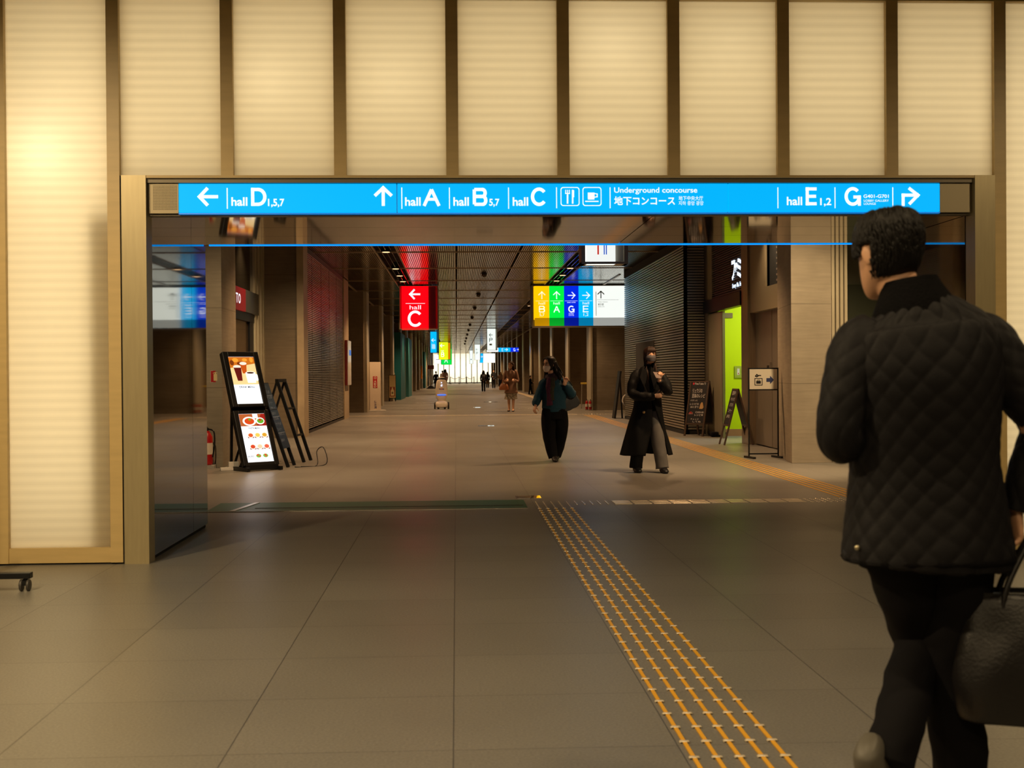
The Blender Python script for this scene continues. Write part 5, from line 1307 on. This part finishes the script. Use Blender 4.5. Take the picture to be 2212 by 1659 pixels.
# hair: cap plus many short locks
h = MB()
hair_cap(h, hm, .012, lambda a: .045 if a < 40 else (.045 - (a - 40) / 35 * .05 if a < 75 else (.022 if a < 102 else (.022 - (a - 102) / 20 * .092 if a < 122 else -.070))), n=64)
rnd = random.Random(3); locks = []
for i in range(1100):
    th = rnd.uniform(0, 2 * pi); u = rnd.random(); z0 = -.055 + .165 * u
    ang = abs(((math.degrees(th) + 90 + 180) % 360) - 180)
    lowz = .035 if ang < 45 else (-.004 if ang < 78 else (.024 if ang < 106 else -.07))
    if z0 < lowz: z0 = lowz + rnd.random() * .05
    def P_(z, th, g):
        z = min(max(z, -.085), .1125)
        for a_ in range(len(HL) - 1):
            if HL[a_][0] <= z <= HL[a_ + 1][0]:
                t_ = (z - HL[a_][0]) / (HL[a_ + 1][0] - HL[a_][0]); r_ = [HL[a_][q] + t_ * (HL[a_ + 1][q] - HL[a_][q]) for q in range(4)]; break
        return Vector(((r_[3] + g) * cos(th), r_[1] + (r_[2] + g) * sin(th), z + (g if z > .085 else g * .3)))
    L = min(rnd.uniform(.035, .06), z0 - (lowz - .006)); dth = rnd.uniform(-.12, .12) + .12
    pts = [P_(z0 - L * k / 4, th + dth * k / 4, .010 + .0045 * sin(pi * (k + 1) / 5) * rnd.uniform(.6, 1.4)) for k in range(5)]
    locks.append([hm @ p for p in pts])
strands(h, locks, .0034, n=5, sub=2)
h.build('hair', m_hair, man, smooth=True)
# his bag
bag = thing('tote_bag', 'large black leather bag carried by the man in the quilted jacket', 'bag', (1.535, 3.23, .37), radians(-16))
b = MB(); b.loft([(0, 0, .0), (0, 0, .02), (0, 0, .12), (0, 0, .24), (0, 0, .335)], [(.19, .08), (.215, .10), (.222, .105), (.21, .085), (.20, .05)], n=48, sub=5, power=4.0); b.build('bag_body', m_leather, bag, smooth=True, wrinkle=(.012, 6.0))
b = MB(); b.loft([(0, 0, .328), (0, 0, .345)], [(.203, .053), (.203, .053)], n=48, power=4.0, caps=False); b.build('rim', m_black, bag, smooth=True)
for y in (-.048, .048):
    b = MB(); b.tube([(-.10, y * 1.25, .22), (-.095, y * 1.1, .34), (-.045, y * .5, .45), (.0, y * .2, .515), (.03, y * .5, .44), (.09, y * 1.1, .34), (.10, y * 1.25, .22)], .0085, n=10, sub=5); b.build('handle', m_leather, bag, smooth=True)
b = MB(); b.box(.02, .06, -.075, -.06, .31, .40); b.ball((.04, -.07, .41), (.02, .008, .02)); b.build('tag', m_leather, bag)

# ---------------------------------------------------------------- woman in the long black coat (faces the camera)
q = (2.49, 16.22)
m_coat = M('coat_black', (13, 12, 12), 0.65, spec=0.18); m_grey = M('grey_trousers', (92, 88, 84), 0.8, var=0.15, vs=8)
m_brown = M('brown_hair', (46, 28, 19), 0.55, spec=0.25, var=0.35, vs=40)
w = thing('person', 'person in a long black coat and grey mask looking up from a phone', 'person', (q[0], q[1], 0))
hm = TR((.035, -.01, 1.518)) @ RX_(-.30) @ RZ_(.10) @ Matrix.Scale(.97, 4)
b = MB(); add_head(b, hm, n=36, sub=2)
b.loft([(.03, .03, 1.49), (.015, .02, 1.42), (.0, .01, 1.35), (0, 0, 1.28)], [(.045, .05), (.046, .048), (.055, .055), (.10, .07)], n=18, sub=3)
b.loft([(0, 0, .80), (0, 0, .92), (0, 0, 1.06), (0, 0, 1.2), (0, 0, 1.31)], [(.145, .10), (.14, .10), (.12, .09), (.14, .095), (.12, .07)], n=20, sub=3)
b.loft([(-.13, 0, 1.30), (-.185, -.04, 1.16), (-.20, -.06, 1.03), (-.08, -.19, 1.0), (.06, -.21, 1.0)], [.045, .04, .035, .032, .024], n=12, sub=4)
b.loft([(.15, 0, 1.30), (.215, -.05, 1.17), (.24, -.09, 1.06), (.18, -.19, 1.13), (.115, -.24, 1.2)], [.045, .04, .035, .032, .024], n=12, sub=4)
b.loft([(-.075, 0, .84), (-.09, -.02, .46), (-.14, .03, .08)], [.08, .052, .036], n=12, sub=5)
b.loft([(.08, 0, .84), (.11, -.06, .46), (.165, -.12, .08)], [.08, .052, .036], n=12, sub=5)
add_hand(b, TR((.115, -.245, 1.205)) @ RY_(radians(14)) @ RX_(radians(195)) @ RZ_(radians(150)), -1, .7, .88)
add_hand(b, TR((.06, -.21, 1.0)) @ RY_(radians(-95)), 1, .5, .85)
b.build('body', m_skin, w, smooth=True, remesh=.006, relax=1)
eyes(w, hm, closed=True)
mask_part(w, hm, M('grey_mask', (84, 82, 86), 0.8))
c = MB(); c.loft([(.010, .016, 1.405), (.008, .012, 1.375), (0, .0, 1.325), (0, 0, 1.22), (0, 0, 1.0), (0, 0, .80)], [(.052, .055), (.056, .058), (.10, .08), (.145, .105), (.14, .11), (.158, .118)], n=28, sub=4); c.build('turtleneck', M('knit_black', (11, 10, 11), 0.9, spec=0.1), w, smooth=True)
c = MB(); c.shell([((.0, 0, 1.372), .075, .075, -62, 242), ((0, 0, 1.335), .13, .10, -60, 240), ((0, 0, 1.27), .182, .122, -62, 244), ((0, 0, 1.10), .175, .135, -70, 256), ((0, 0, .95), .18, .14, -74, 278), ((.0, 0, .80), .205, .16, -62, 282), ((.0, .0, .60), .245, .185, -44, 276), ((-.005, .01, .40), .295, .21, -32, 268), ((-.015, .02, .225), .335, .235, -28, 262)], n=60, sub=6)
c.build('coat', m_coat, w, smooth=True, wrinkle=(.03, 6.0, (1, 1, .18)), solid=.01)
for pts, rr in (([(-.085, 0, 1.30), (-.135, -.008, 1.288), (-.195, -.045, 1.16), (-.212, -.065, 1.04), (-.14, -.16, 1.0), (-.02, -.215, .99), (.05, -.215, 1.0)], [.05, .062, .062, .062, .06, .056, .052]),
                ([(.085, 0, 1.30), (.142, -.008, 1.292), (.222, -.05, 1.18), (.252, -.095, 1.065), (.21, -.17, 1.09), (.15, -.22, 1.16), (.125, -.238, 1.185)], [.05, .062, .062, .062, .056, .05, .046])):
    s_ = MB(); s_.loft(pts, rr, n=24, sub=6, ref=(0, 1, 0)); s_.build('sleeve', m_coat, w, smooth=True, wrinkle=(.014, 14.0))
for sx in (-1, 1):
    c = MB(); c.prism([(sx * .03, -.105, 1.37), (sx * .085, -.115, 1.33), (sx * .12, -.14, 1.24), (sx * .06, -.15, 1.1), (sx * .02, -.12, 1.28)], (0, -.012, 0)); c.build('lapel', m_coat, w)
c = MB(); c.bar((-.175, -.11, .95), (.10, -.165, .97), .02, .04); c.build('belt', m_coat, w)
c = MB(); c.ball((-.075, -.185, .79), (.018, .008, .018)); c.build('button', M('button_brass', (180, 150, 100), 0.4, 0.5), w, smooth=True)
for mat_, pts, rr in ((m_coat, [(-.06, 0, .92), (-.085, 0, .78), (-.10, -.02, .48), (-.135, .02, .22), (-.15, .03, .055)], [(.10, .10), (.095, .10), (.082, .085), (.080, .085), (.084, .088)]),  # coat black on this trouser leg stands for the coat's shade
                      (m_grey, [(.06, 0, .92), (.085, 0, .78), (.118, -.06, .48), (.15, -.095, .24), (.17, -.12, .055)], [(.10, .10), (.10, .105), (.092, .095), (.084, .09), (.088, .09)])):
    s_ = MB(); s_.loft(pts, rr, n=28, sub=7); s_.build('trouser_leg', mat_, w, smooth=True, wrinkle=(.012, 9.0, (1, 1, .5)))
for x, y in ((-.15, .05), (.175, -.10)):
    s_ = MB(); shoe(s_, (x, y + .05, 0), (x + .02, y - .19, 0), .046, .075); s_.build('shoe', m_leather, w, smooth=True)
h = MB(); hair_cap(h, hm, .012, lambda a: .072 if a < 30 else (.072 - (a - 30) / 45 * .13 if a < 75 else -.09), n=64)
rnd = random.Random(5); loc = []
for i in range(230):
    sx = -1 if i % 2 else 1; a = rnd.uniform(.15, 1.0); th = pi / 2 + sx * (pi * .62) * a
    st = hm @ Vector((.078 * cos(th), .01 + .098 * sin(th), rnd.uniform(-.04, .05)))
    L = rnd.uniform(.26, .40); fx_ = st.x + sx * rnd.uniform(.0, .035); fy = min(st.y, .06) - rnd.uniform(.0, .10) * a
    loc.append([st, Vector((st.x + sx * .012, st.y - .01, st.z - L * .35)), Vector((fx_, fy - .01, st.z - L * .7)), Vector((fx_ + sx * rnd.uniform(-.01, .03), fy - .02, st.z - L))])
for i in range(40):
    x = -.05 + .1 * i / 39; loc.append([hm @ Vector((x * .7, -.075, .098)), hm @ Vector((x * 1.0, -.104, .06)), hm @ Vector((x * 1.15, -.104, .024 + rnd.uniform(-.008, .008)))])
strands(h, loc, .0075, n=6, sub=3); h.build('hair', m_brown, w, smooth=True)
ph = thing('smartphone', 'pale smartphone held by the person in the long black coat', 'phone', (q[0] + .085, q[1] - .285, 1.265), 0)
pm = RX_(radians(-58)) @ RY_(radians(-8)) @ RZ_(radians(12))
b = MB(); b.box(-.037, .037, -.004, .004, -.074, .074, pm); b.build('phone_case', M('phone_grey', (128, 114, 108), 0.7, spec=0.2), ph, bev=.003)
b = MB(); b.box(-.034, .034, .004, .0048, -.07, .07, pm); b.build('phone_screen', m_black, ph)
b = MB(); b.tube([(q[0] - .24, q[1] - .02, 1.02), (q[0] - .31, q[1] - .03, 1.0), (q[0] - .335, q[1] - .03, .93), (q[0] - .30, q[1] - .02, .88)], .009, n=8, sub=4)
tag(b.build('bag_strap', M('strap_white', (214, 205, 190), 0.5), smooth=True), 'looped white strap hanging behind the elbow of the long black coat', 'strap')

# ---------------------------------------------------------------- woman in the teal sweater
q = (1.45, 18.5)
m_teal_k = M('teal_knit', (10, 56, 74), 0.9, bump=0.5, bs=120)
m_wide = M('wide_trousers_black', (12, 11, 13), 0.85, spec=0.12)
w = thing('person', 'person in a teal sweater and white mask looking sideways with a dark shoulder bag', 'person', (q[0], q[1], 0))
hm = TR((-.072, -.02, 1.432)) @ RZ_(-.86) @ RX_(.04) @ Matrix.Scale(.97, 4)
b = MB(); add_head(b, hm, n=36, sub=2)
b.loft([(-.06, .0, 1.38), (-.04, .0, 1.30), (-.02, 0, 1.22), (-.01, 0, 1.15)], [(.046, .05), (.048, .05), (.056, .056), (.10, .07)], n=18, sub=3)
b.loft([(0, 0, .72), (0, 0, .84), (0, 0, .96), (0, 0, 1.1), (-.01, 0, 1.19)], [(.14, .10), (.14, .10), (.125, .095), (.14, .095), (.12, .07)], n=20, sub=3)
b.loft([(-.14, 0, 1.17), (-.20, .0, 1.04), (-.235, -.01, .95), (-.27, -.06, .86), (-.285, -.08, .82)], [.042, .038, .034, .028, .022], n=12, sub=4)
b.loft([(.13, 0, 1.17), (.21, .0, 1.06), (.255, -.03, .985), (.19, -.10, 1.09), (.135, -.13, 1.155)], [.042, .038, .034, .028, .022], n=12, sub=4)
b.loft([(-.07, 0, .76), (-.075, -.03, .42), (-.03, -.08, .08)], [.08, .052, .036], n=12, sub=5)
b.loft([(.08, 0, .76), (.09, .05, .42), (.02, .18, .10)], [.08, .052, .036], n=12, sub=5)
add_hand(b, TR((-.285, -.08, .825)) @ RY_(radians(16)) @ RX_(radians(-18)) @ RZ_(radians(-60)), 1, .45, .85)
add_hand(b, TR((.14, -.128, 1.148)) @ RY_(radians(30)) @ RX_(radians(165)), -1, .85, .85)
b.build('body', m_skin, w, smooth=True, remesh=.006, relax=1)
eyes(w, hm); mask_part(w, hm, M('white_mask', (205, 190, 180), 0.8))
g_ = MB()
for s in (-1, 1): g_.tube([hm @ Vector((s * .031 + .021 * cos(2 * pi * k / 14), -.104, .006 + .016 * sin(2 * pi * k / 14))) for k in range(15)], .0016, n=5); g_.tube([hm @ Vector((s * .052, -.1, .01)), hm @ Vector((s * .077, -.02, .008)), hm @ Vector((s * .08, .02, .0))], .0016, n=5)
g_.tube([hm @ Vector((-.01, -.106, .01)), hm @ Vector((.01, -.106, .01))], .0016, n=5); g_.build('glasses', m_black, w, smooth=True)
c = MB(); c.loft([(0, 0, .735), (0, 0, .765), (0, 0, .80), (0, 0, .92), (0, 0, 1.04), (-.005, 0, 1.13), (-.01, 0, 1.19), (-.02, 0, 1.23)], [(.155, .125), (.165, .13), (.185, .14), (.188, .145), (.182, .138), (.168, .12), (.125, .095), (.07, .07)], n=40, sub=5); c.build('sweater', m_teal_k, w, smooth=True, wrinkle=(.016, 9.0))
for pts, rr in (([(-.10, 0, 1.19), (-.15, 0, 1.16), (-.205, 0, 1.04), (-.243, -.01, .94), (-.275, -.05, .87), (-.288, -.075, .83)], [.05, .064, .066, .064, .056, .04]),
                ([(.09, 0, 1.195), (.14, 0, 1.165), (.215, 0, 1.06), (.262, -.035, .985), (.215, -.09, 1.05), (.155, -.122, 1.125)], [.05, .064, .068, .066, .058, .044])):
    s_ = MB(); s_.loft(pts, rr, n=24, sub=6, ref=(0, 1, 0)); s_.build('sleeve', m_teal_k, w, smooth=True, wrinkle=(.014, 13.0))
c = MB(); c.loft([(0, 0, .82), (0, 0, .72), (0, .0, .62)], [(.15, .115), (.17, .125), (.175, .13)], n=32, sub=4)
c.loft([(-.06, 0, .80), (-.085, -.01, .62), (-.085, -.03, .40), (-.045, -.07, .18), (-.02, -.09, .05)], [(.10, .11), (.112, .115), (.098, .105), (.082, .09), (.074, .085)], n=28, sub=6)
c.loft([(.07, 0, .80), (.095, .02, .62), (.10, .06, .40), (.06, .14, .18), (.035, .18, .07)], [(.10, .11), (.112, .115), (.10, .105), (.085, .09), (.076, .085)], n=28, sub=6)
c.build('trousers', m_wide, w, smooth=True, wrinkle=(.014, 8.0, (1, 1, .4)))
for a_, b_ in (((-.015, -.06, 0), (-.005, -.29, 0)), ((.03, .26, .05), (.035, .05, .0))):
    s_ = MB(); shoe(s_, a_, b_, .046, .075); s_.build('shoe', M('dark_shoe', (34, 28, 25), 0.5), w, smooth=True)
# scarf with two tails
sc_mat = M('plaid_scarf', (44, 24, 38), 0.9, var=0.6, vs=16, stretch=(3, 3, .6))
c = MB(); c.loft([(-.045, 0, 1.20), (-.04, 0, 1.235), (-.045, 0, 1.28), (-.05, 0, 1.30)], [(.105, .10), (.112, .108), (.09, .09), (.065, .068)], n=32, sub=4, caps=False)
sc = c.build('scarf', sc_mat, w, smooth=True, wrinkle=(.02, 16.0))
for x0, x1, zz, mt_ in ((-.085, -.075, .83, M('scarf_magenta', (64, 16, 46), 0.9, var=0.5, vs=30, stretch=(4, 4, .5))), (-.03, -.05, .90, M('scarf_olive', (44, 42, 28), 0.9, var=0.6, vs=30, stretch=(4, 4, .5)))):
    c = MB(); c.loft([(x0, -.10, 1.23), (x0 - .01, -.145, 1.12), (x1 - .01, -.16, 1.0), (x1, -.16, zz)], [(.03, .018), (.04, .016), (.042, .014), (.045, .012)], n=16, sub=6); c.build('scarf_tail', mt_, sc, smooth=True, wrinkle=(.01, 20.0))
c = MB(); c.tube([(.135 + .028 * cos(2 * pi * k / 16), -.125, 1.145 + .012 + .028 * sin(2 * pi * k / 16)) for k in range(17)], .006, n=6); c.build('wristwatch', m_black, w, smooth=True)
h = MB(); hair_cap(h, hm, .013, lambda a: .076 if a < 30 else (.076 - (a - 30) / 45 * .15 if a < 75 else -.09), n=64)
rnd = random.Random(8); loc = []
for i in range(240):
    th = rnd.uniform(.0, 1.0) * pi * 1.15 - .1; st = hm @ Vector((.08 * cos(th), .02 + .098 * sin(th), rnd.uniform(-.05, .05)))
    L = rnd.uniform(.16, .27); dx = rnd.uniform(.0, .05) + (st.x + .07) * .5
    loc.append([st, Vector((st.x + dx * .35, st.y + .01, st.z - L * .4)), Vector((st.x + dx * .8, st.y + rnd.uniform(-.03, .03), st.z - L * .75)), Vector((st.x + dx, st.y + rnd.uniform(-.05, .04), st.z - L))])
strands(h, loc, .008, n=6, sub=3); h.build('hair', M('black_brown_hair', (24, 16, 14), 0.55, spec=0.25, var=0.3, vs=40), w, smooth=True)
bag = thing('shoulder_bag', 'dark grey tote bag hanging from the shoulder of the person in teal', 'bag', (q[0] + .255, q[1] + .02, .80), radians(20))
bm_ = TR((0, 0, 0)) @ RY_(radians(-24))
b = MB(); b.loft([bm_ @ Vector((0, 0, z)) for z in (-.03, 0, .10, .20, .27)], [(.12, .04), (.155, .055), (.145, .055), (.115, .04), (.09, .02)], n=32, sub=4, power=3.6, ref=(1, 0, 0)); b.build('bag_body', M('bag_charcoal', (40, 42, 46), 0.6), bag, smooth=True, wrinkle=(.012, 9))
for y in (-.025, .025):
    b = MB(); b.tube([(-.05, y, .23), (-.085, y - .01, .33), (-.115, y, .42), (-.10, y + .02, .43), (.0, y, .33), (-.02, y, .25)], .0075, n=8, sub=5); b.build('strap', m_black, bag, smooth=True)

# ---------------------------------------------------------------- walkers farther down the concourse
m_trench = M('trench_brown', (140, 104, 82), 0.75); 
def walker(label, x, y, hgt, top, legs, hairc, rz=0.0, coat=0.0, skirt=None, bare=False, longhair=True, step=.10, arm=(0.0, 0.0), bent=None, vox=.012, headrot=0.0):
    """adult figure facing -y, built at 1.62 m and scaled"""
    w = thing('person', label, 'person', (x, y, 0), rz); k = hgt / 1.64; w.scale = (k, k, k)
    b = MB(); hm = TR((0, -.01, 1.515)) @ RZ_(headrot); add_head(b, hm, n=28, sub=2)
    b.loft([(0, .02, 1.46), (0, .01, 1.36), (0, 0, 1.28)], [.048, .052, .09], n=14, sub=3)
    b.loft([(0, 0, .80), (0, 0, .95), (0, 0, 1.06), (0, 0, 1.2), (0, 0, 1.31)], [(.145, .10), (.135, .1), (.12, .09), (.145, .095), (.12, .07)], n=18, sub=3)
    A = {}
    for s in (-1, 1):
        bt = bent and (s in bent)
        A[s] = [(s * .12, 0, 1.325), (s * .16, 0, 1.29), (s * .205, .01, 1.12), (s * .215, -.02 + .03 * s * arm[0], 1.0)] + ([(s * .17, -.14, 1.0), (s * .09, -.20, 1.05)] if bt else [(s * .21, -.05 + .06 * s * arm[0], .88), (s * .205, -.07 + .08 * s * arm[0], .80)])
        b.loft(A[s], [.045, .045, .04, .036, .03, .024], n=10, sub=3)
        add_hand(b, TR(A[s][-1]) @ (RX_(radians(-70)) @ RZ_(0) if bt else RZ_(s * -pi / 2)), -s if not bt else s, .5, .88)
        b.loft([(s * .075, 0, .84), (s * .08, -s * step * .4, .46), (s * .075, -s * step, .09)], [.08, .052, .036], n=10, sub=4)
        if bare: b.loft([(s * .075, -s * step + .01, .07), (s * .078, -s * step - .08, .035), (s * .08, -s * step - .15, .02)], [.034, .032, .018], n=8, sub=3)
    b.build('body', m_skin, w, smooth=True, remesh=vox, relax=1)
    c = MB(); hem = .86 - coat
    rows = [((0, 0, hem), .17 + coat * .22, .13 + coat * .2), ((0, 0, .90), .165, .125), ((0, 0, 1.04), .145, .11), ((0, 0, 1.2), .165, .12), ((0, 0, 1.30), .155, .10), ((0, 0, 1.345), .09, .08), ((0, .01, 1.385), .062, .065)]
    c.loft([r[0] for r in rows], [(r[1], r[2]) for r in rows], n=28, sub=4)
    for s in (-1, 1): c.loft(A[s], [.05, .06, .056, .054, .048, .042], n=14, sub=3, ref=(0, 1, 0))
    tp = c.build('coat' if coat else 'top', top, w, smooth=True, wrinkle=(.014, 8.0))
    if skirt: c = MB(); c.loft([(0, 0, .95), (0, 0, .8), (0, 0, .52), (0, 0, .40)], [(.13, .1), (.165, .125), (.20, .16), (.215, .17)], n=28, sub=4); c.build('skirt', skirt, w, smooth=True, wrinkle=(.02, 7, (1, 1, .3)))
    if not bare:
        c = MB()
        for s in (-1, 1): c.loft([(s * .05, 0, .93), (s * .08, 0, .78), (s * .085, -s * step * .4, .46), (s * .078, -s * step, .06)], [(.095, .105), (.092, .1), (.072, .076), (.064, .068)], n=16, sub=5)
        c.build('trousers', legs, w, smooth=True, wrinkle=(.01, 9))
    for s in (-1, 1):
        c = MB(); shoe(c, (s * .078, -s * step + .05, .0), (s * .085, -s * step - .19, 0), .042, .05 if bare else .075); c.build('shoe', m_leather, w, smooth=True)
    h = MB(); hair_cap(h, hm, .014, lambda a: .07 if a < 35 else (.07 - (a - 35) / 60 * .09 if a < 95 else (-.08 if longhair else -.055)), n=32, sub=2)
    if longhair:
        for s in (-1, 0, 1): h.loft([hm @ Vector((s * .05, .06, .05)), hm @ Vector((s * .075, .055, -.05)), hm @ Vector((s * .085, .05, -.15)), hm @ Vector((s * .08, .055, -.23))], [(.04, .05), (.042, .045), (.04, .035), (.02, .015)], n=14, sub=3)
    h.build('hair', hairc, w, smooth=True)
    return w, A
black_c = M('far_black', (15, 14, 16), 0.8, spec=0.1)
q = fl(1101, 889)
w, A = walker('person in a brown trench coat and patterned skirt carrying an orange brown handbag', q.x + .05, q.y, 1.72, m_trench, None, m_brown, rz=radians(-8), coat=.26, skirt=M('patterned_skirt', (150, 138, 118), 0.8, var=0.9, vs=26), bare=True, bent=(-1, 1), vox=.009, headrot=-.5)
eyes(w, TR((0, -.01, 1.515)) @ RZ_(-.5))
for sx in (-1, 1):
    c = MB(); c.prism([(sx * .02, -.10, 1.36), (sx * .08, -.11, 1.33), (sx * .11, -.125, 1.22), (sx * .05, -.13, 1.12)], (0, -.015, 0)); c.build('lapel', m_trench, w)
c = MB(); c.loft([(0, 0, 1.01), (0, 0, 1.05)], [(.152, .117), (.152, .117)], n=24, caps=False); c.build('belt', m_trench, w, smooth=True)
hb = thing('handbag', 'orange brown leather handbag on the forearm of the trench coat walker', 'bag', (q.x - .20, q.y - .17, .74), radians(-25))
b = MB(); b.loft([(0, 0, 0), (0, 0, .03), (0, 0, .14), (0, 0, .22)], [(.15, .07), (.165, .085), (.15, .07), (.10, .035)], n=28, sub=4, power=3.2); b.build('bag_body', M('tan_leather', (150, 88, 44), 0.45), hb, smooth=True, wrinkle=(.01, 9))
for y in (-.03, .03): b = MB(); b.tube([(-.07, y, .18), (-.05, y, .30), (.0, y * .6, .35), (.05, y, .30), (.07, y, .18)], .009, n=8, sub=4); b.build('handle', M('tan_leather', (150, 88, 44)), hb, smooth=True)
# groups far away
jeans = M('jeans_blue', (52, 66, 90), 0.8); pinkish = M('pale_pink_coat', (206, 172, 156), 0.8); navy = M('navy_black', (24, 25, 32), 0.8)
def place(px, base_y, hpx): 
    a = fl(px, base_y); return a.x, a.y, hpx * a.y / FPX
for (lab, px, by, hpx, kw) in (
    ('person with long hair and a black backpack walking away past the parking sign', 1044.5, 846, 46, dict(top=navy, legs=black_c, rz=pi)),
    ('person in a dark jacket and tan skirt walking behind the backpack carrier', 1053.5, 838, 35, dict(top=black_c, legs=black_c, rz=pi, skirt=M('tan_skirt', (130, 104, 66), 0.8))),
    ('person in a black suit and white mask walking this way far down the concourse', 1066.5, 839, 40.5, dict(top=navy, legs=black_c, longhair=False, bent=(-1,))),
    ('person in a pale pink top and jeans behind the trench coat walker', 1081, 838, 35, dict(top=pinkish, legs=jeans, bent=(-1,))),
    ('person in a black coat seen from behind left of the robot', 942, 839, 37, dict(top=black_c, legs=black_c, rz=pi, coat=.3, longhair=False)),
    ('person in a pale coat with dark hair standing behind the robot', 962, 838.5, 41, dict(top=pinkish, legs=black_c, rz=pi, coat=.2)),
    ('shorter person in a pale coat left of the dark haired pale coat', 956, 837, 36.5, dict(top=M('pale_beige_coat', (196, 176, 160), 0.8), legs=black_c, rz=pi * .9, coat=.15, longhair=False)),
    ('small person in dark clothes standing against the right fins', 1146, 852, 41, dict(top=black_c, legs=black_c, rz=1.2, bent=(-1, 1), longhair=False))):
    x, y, hh = place(px, by, hpx); kw = dict(kw); tp = kw.pop('top'); lg = kw.pop('legs')
    w, A = walker(lab, x, y, hh, tp, lg, m_hair, vox=.02, **kw)
    if 'backpack' in lab and 'long hair' in lab: c = MB(); c.loft([(0, .15, .95), (0, .16, 1.02), (0, .16, 1.18), (0, .15, 1.27)], [(.10, .05), (.125, .07), (.12, .065), (.08, .04)], n=20, sub=3, power=3); c.build('backpack', M('backpack_grey', (52, 52, 58), 0.7), w, smooth=True)
    if 'white mask' in lab: mask_part(w, TR((0, -.01, 1.515)), M('white_mask', (205, 190, 180)))
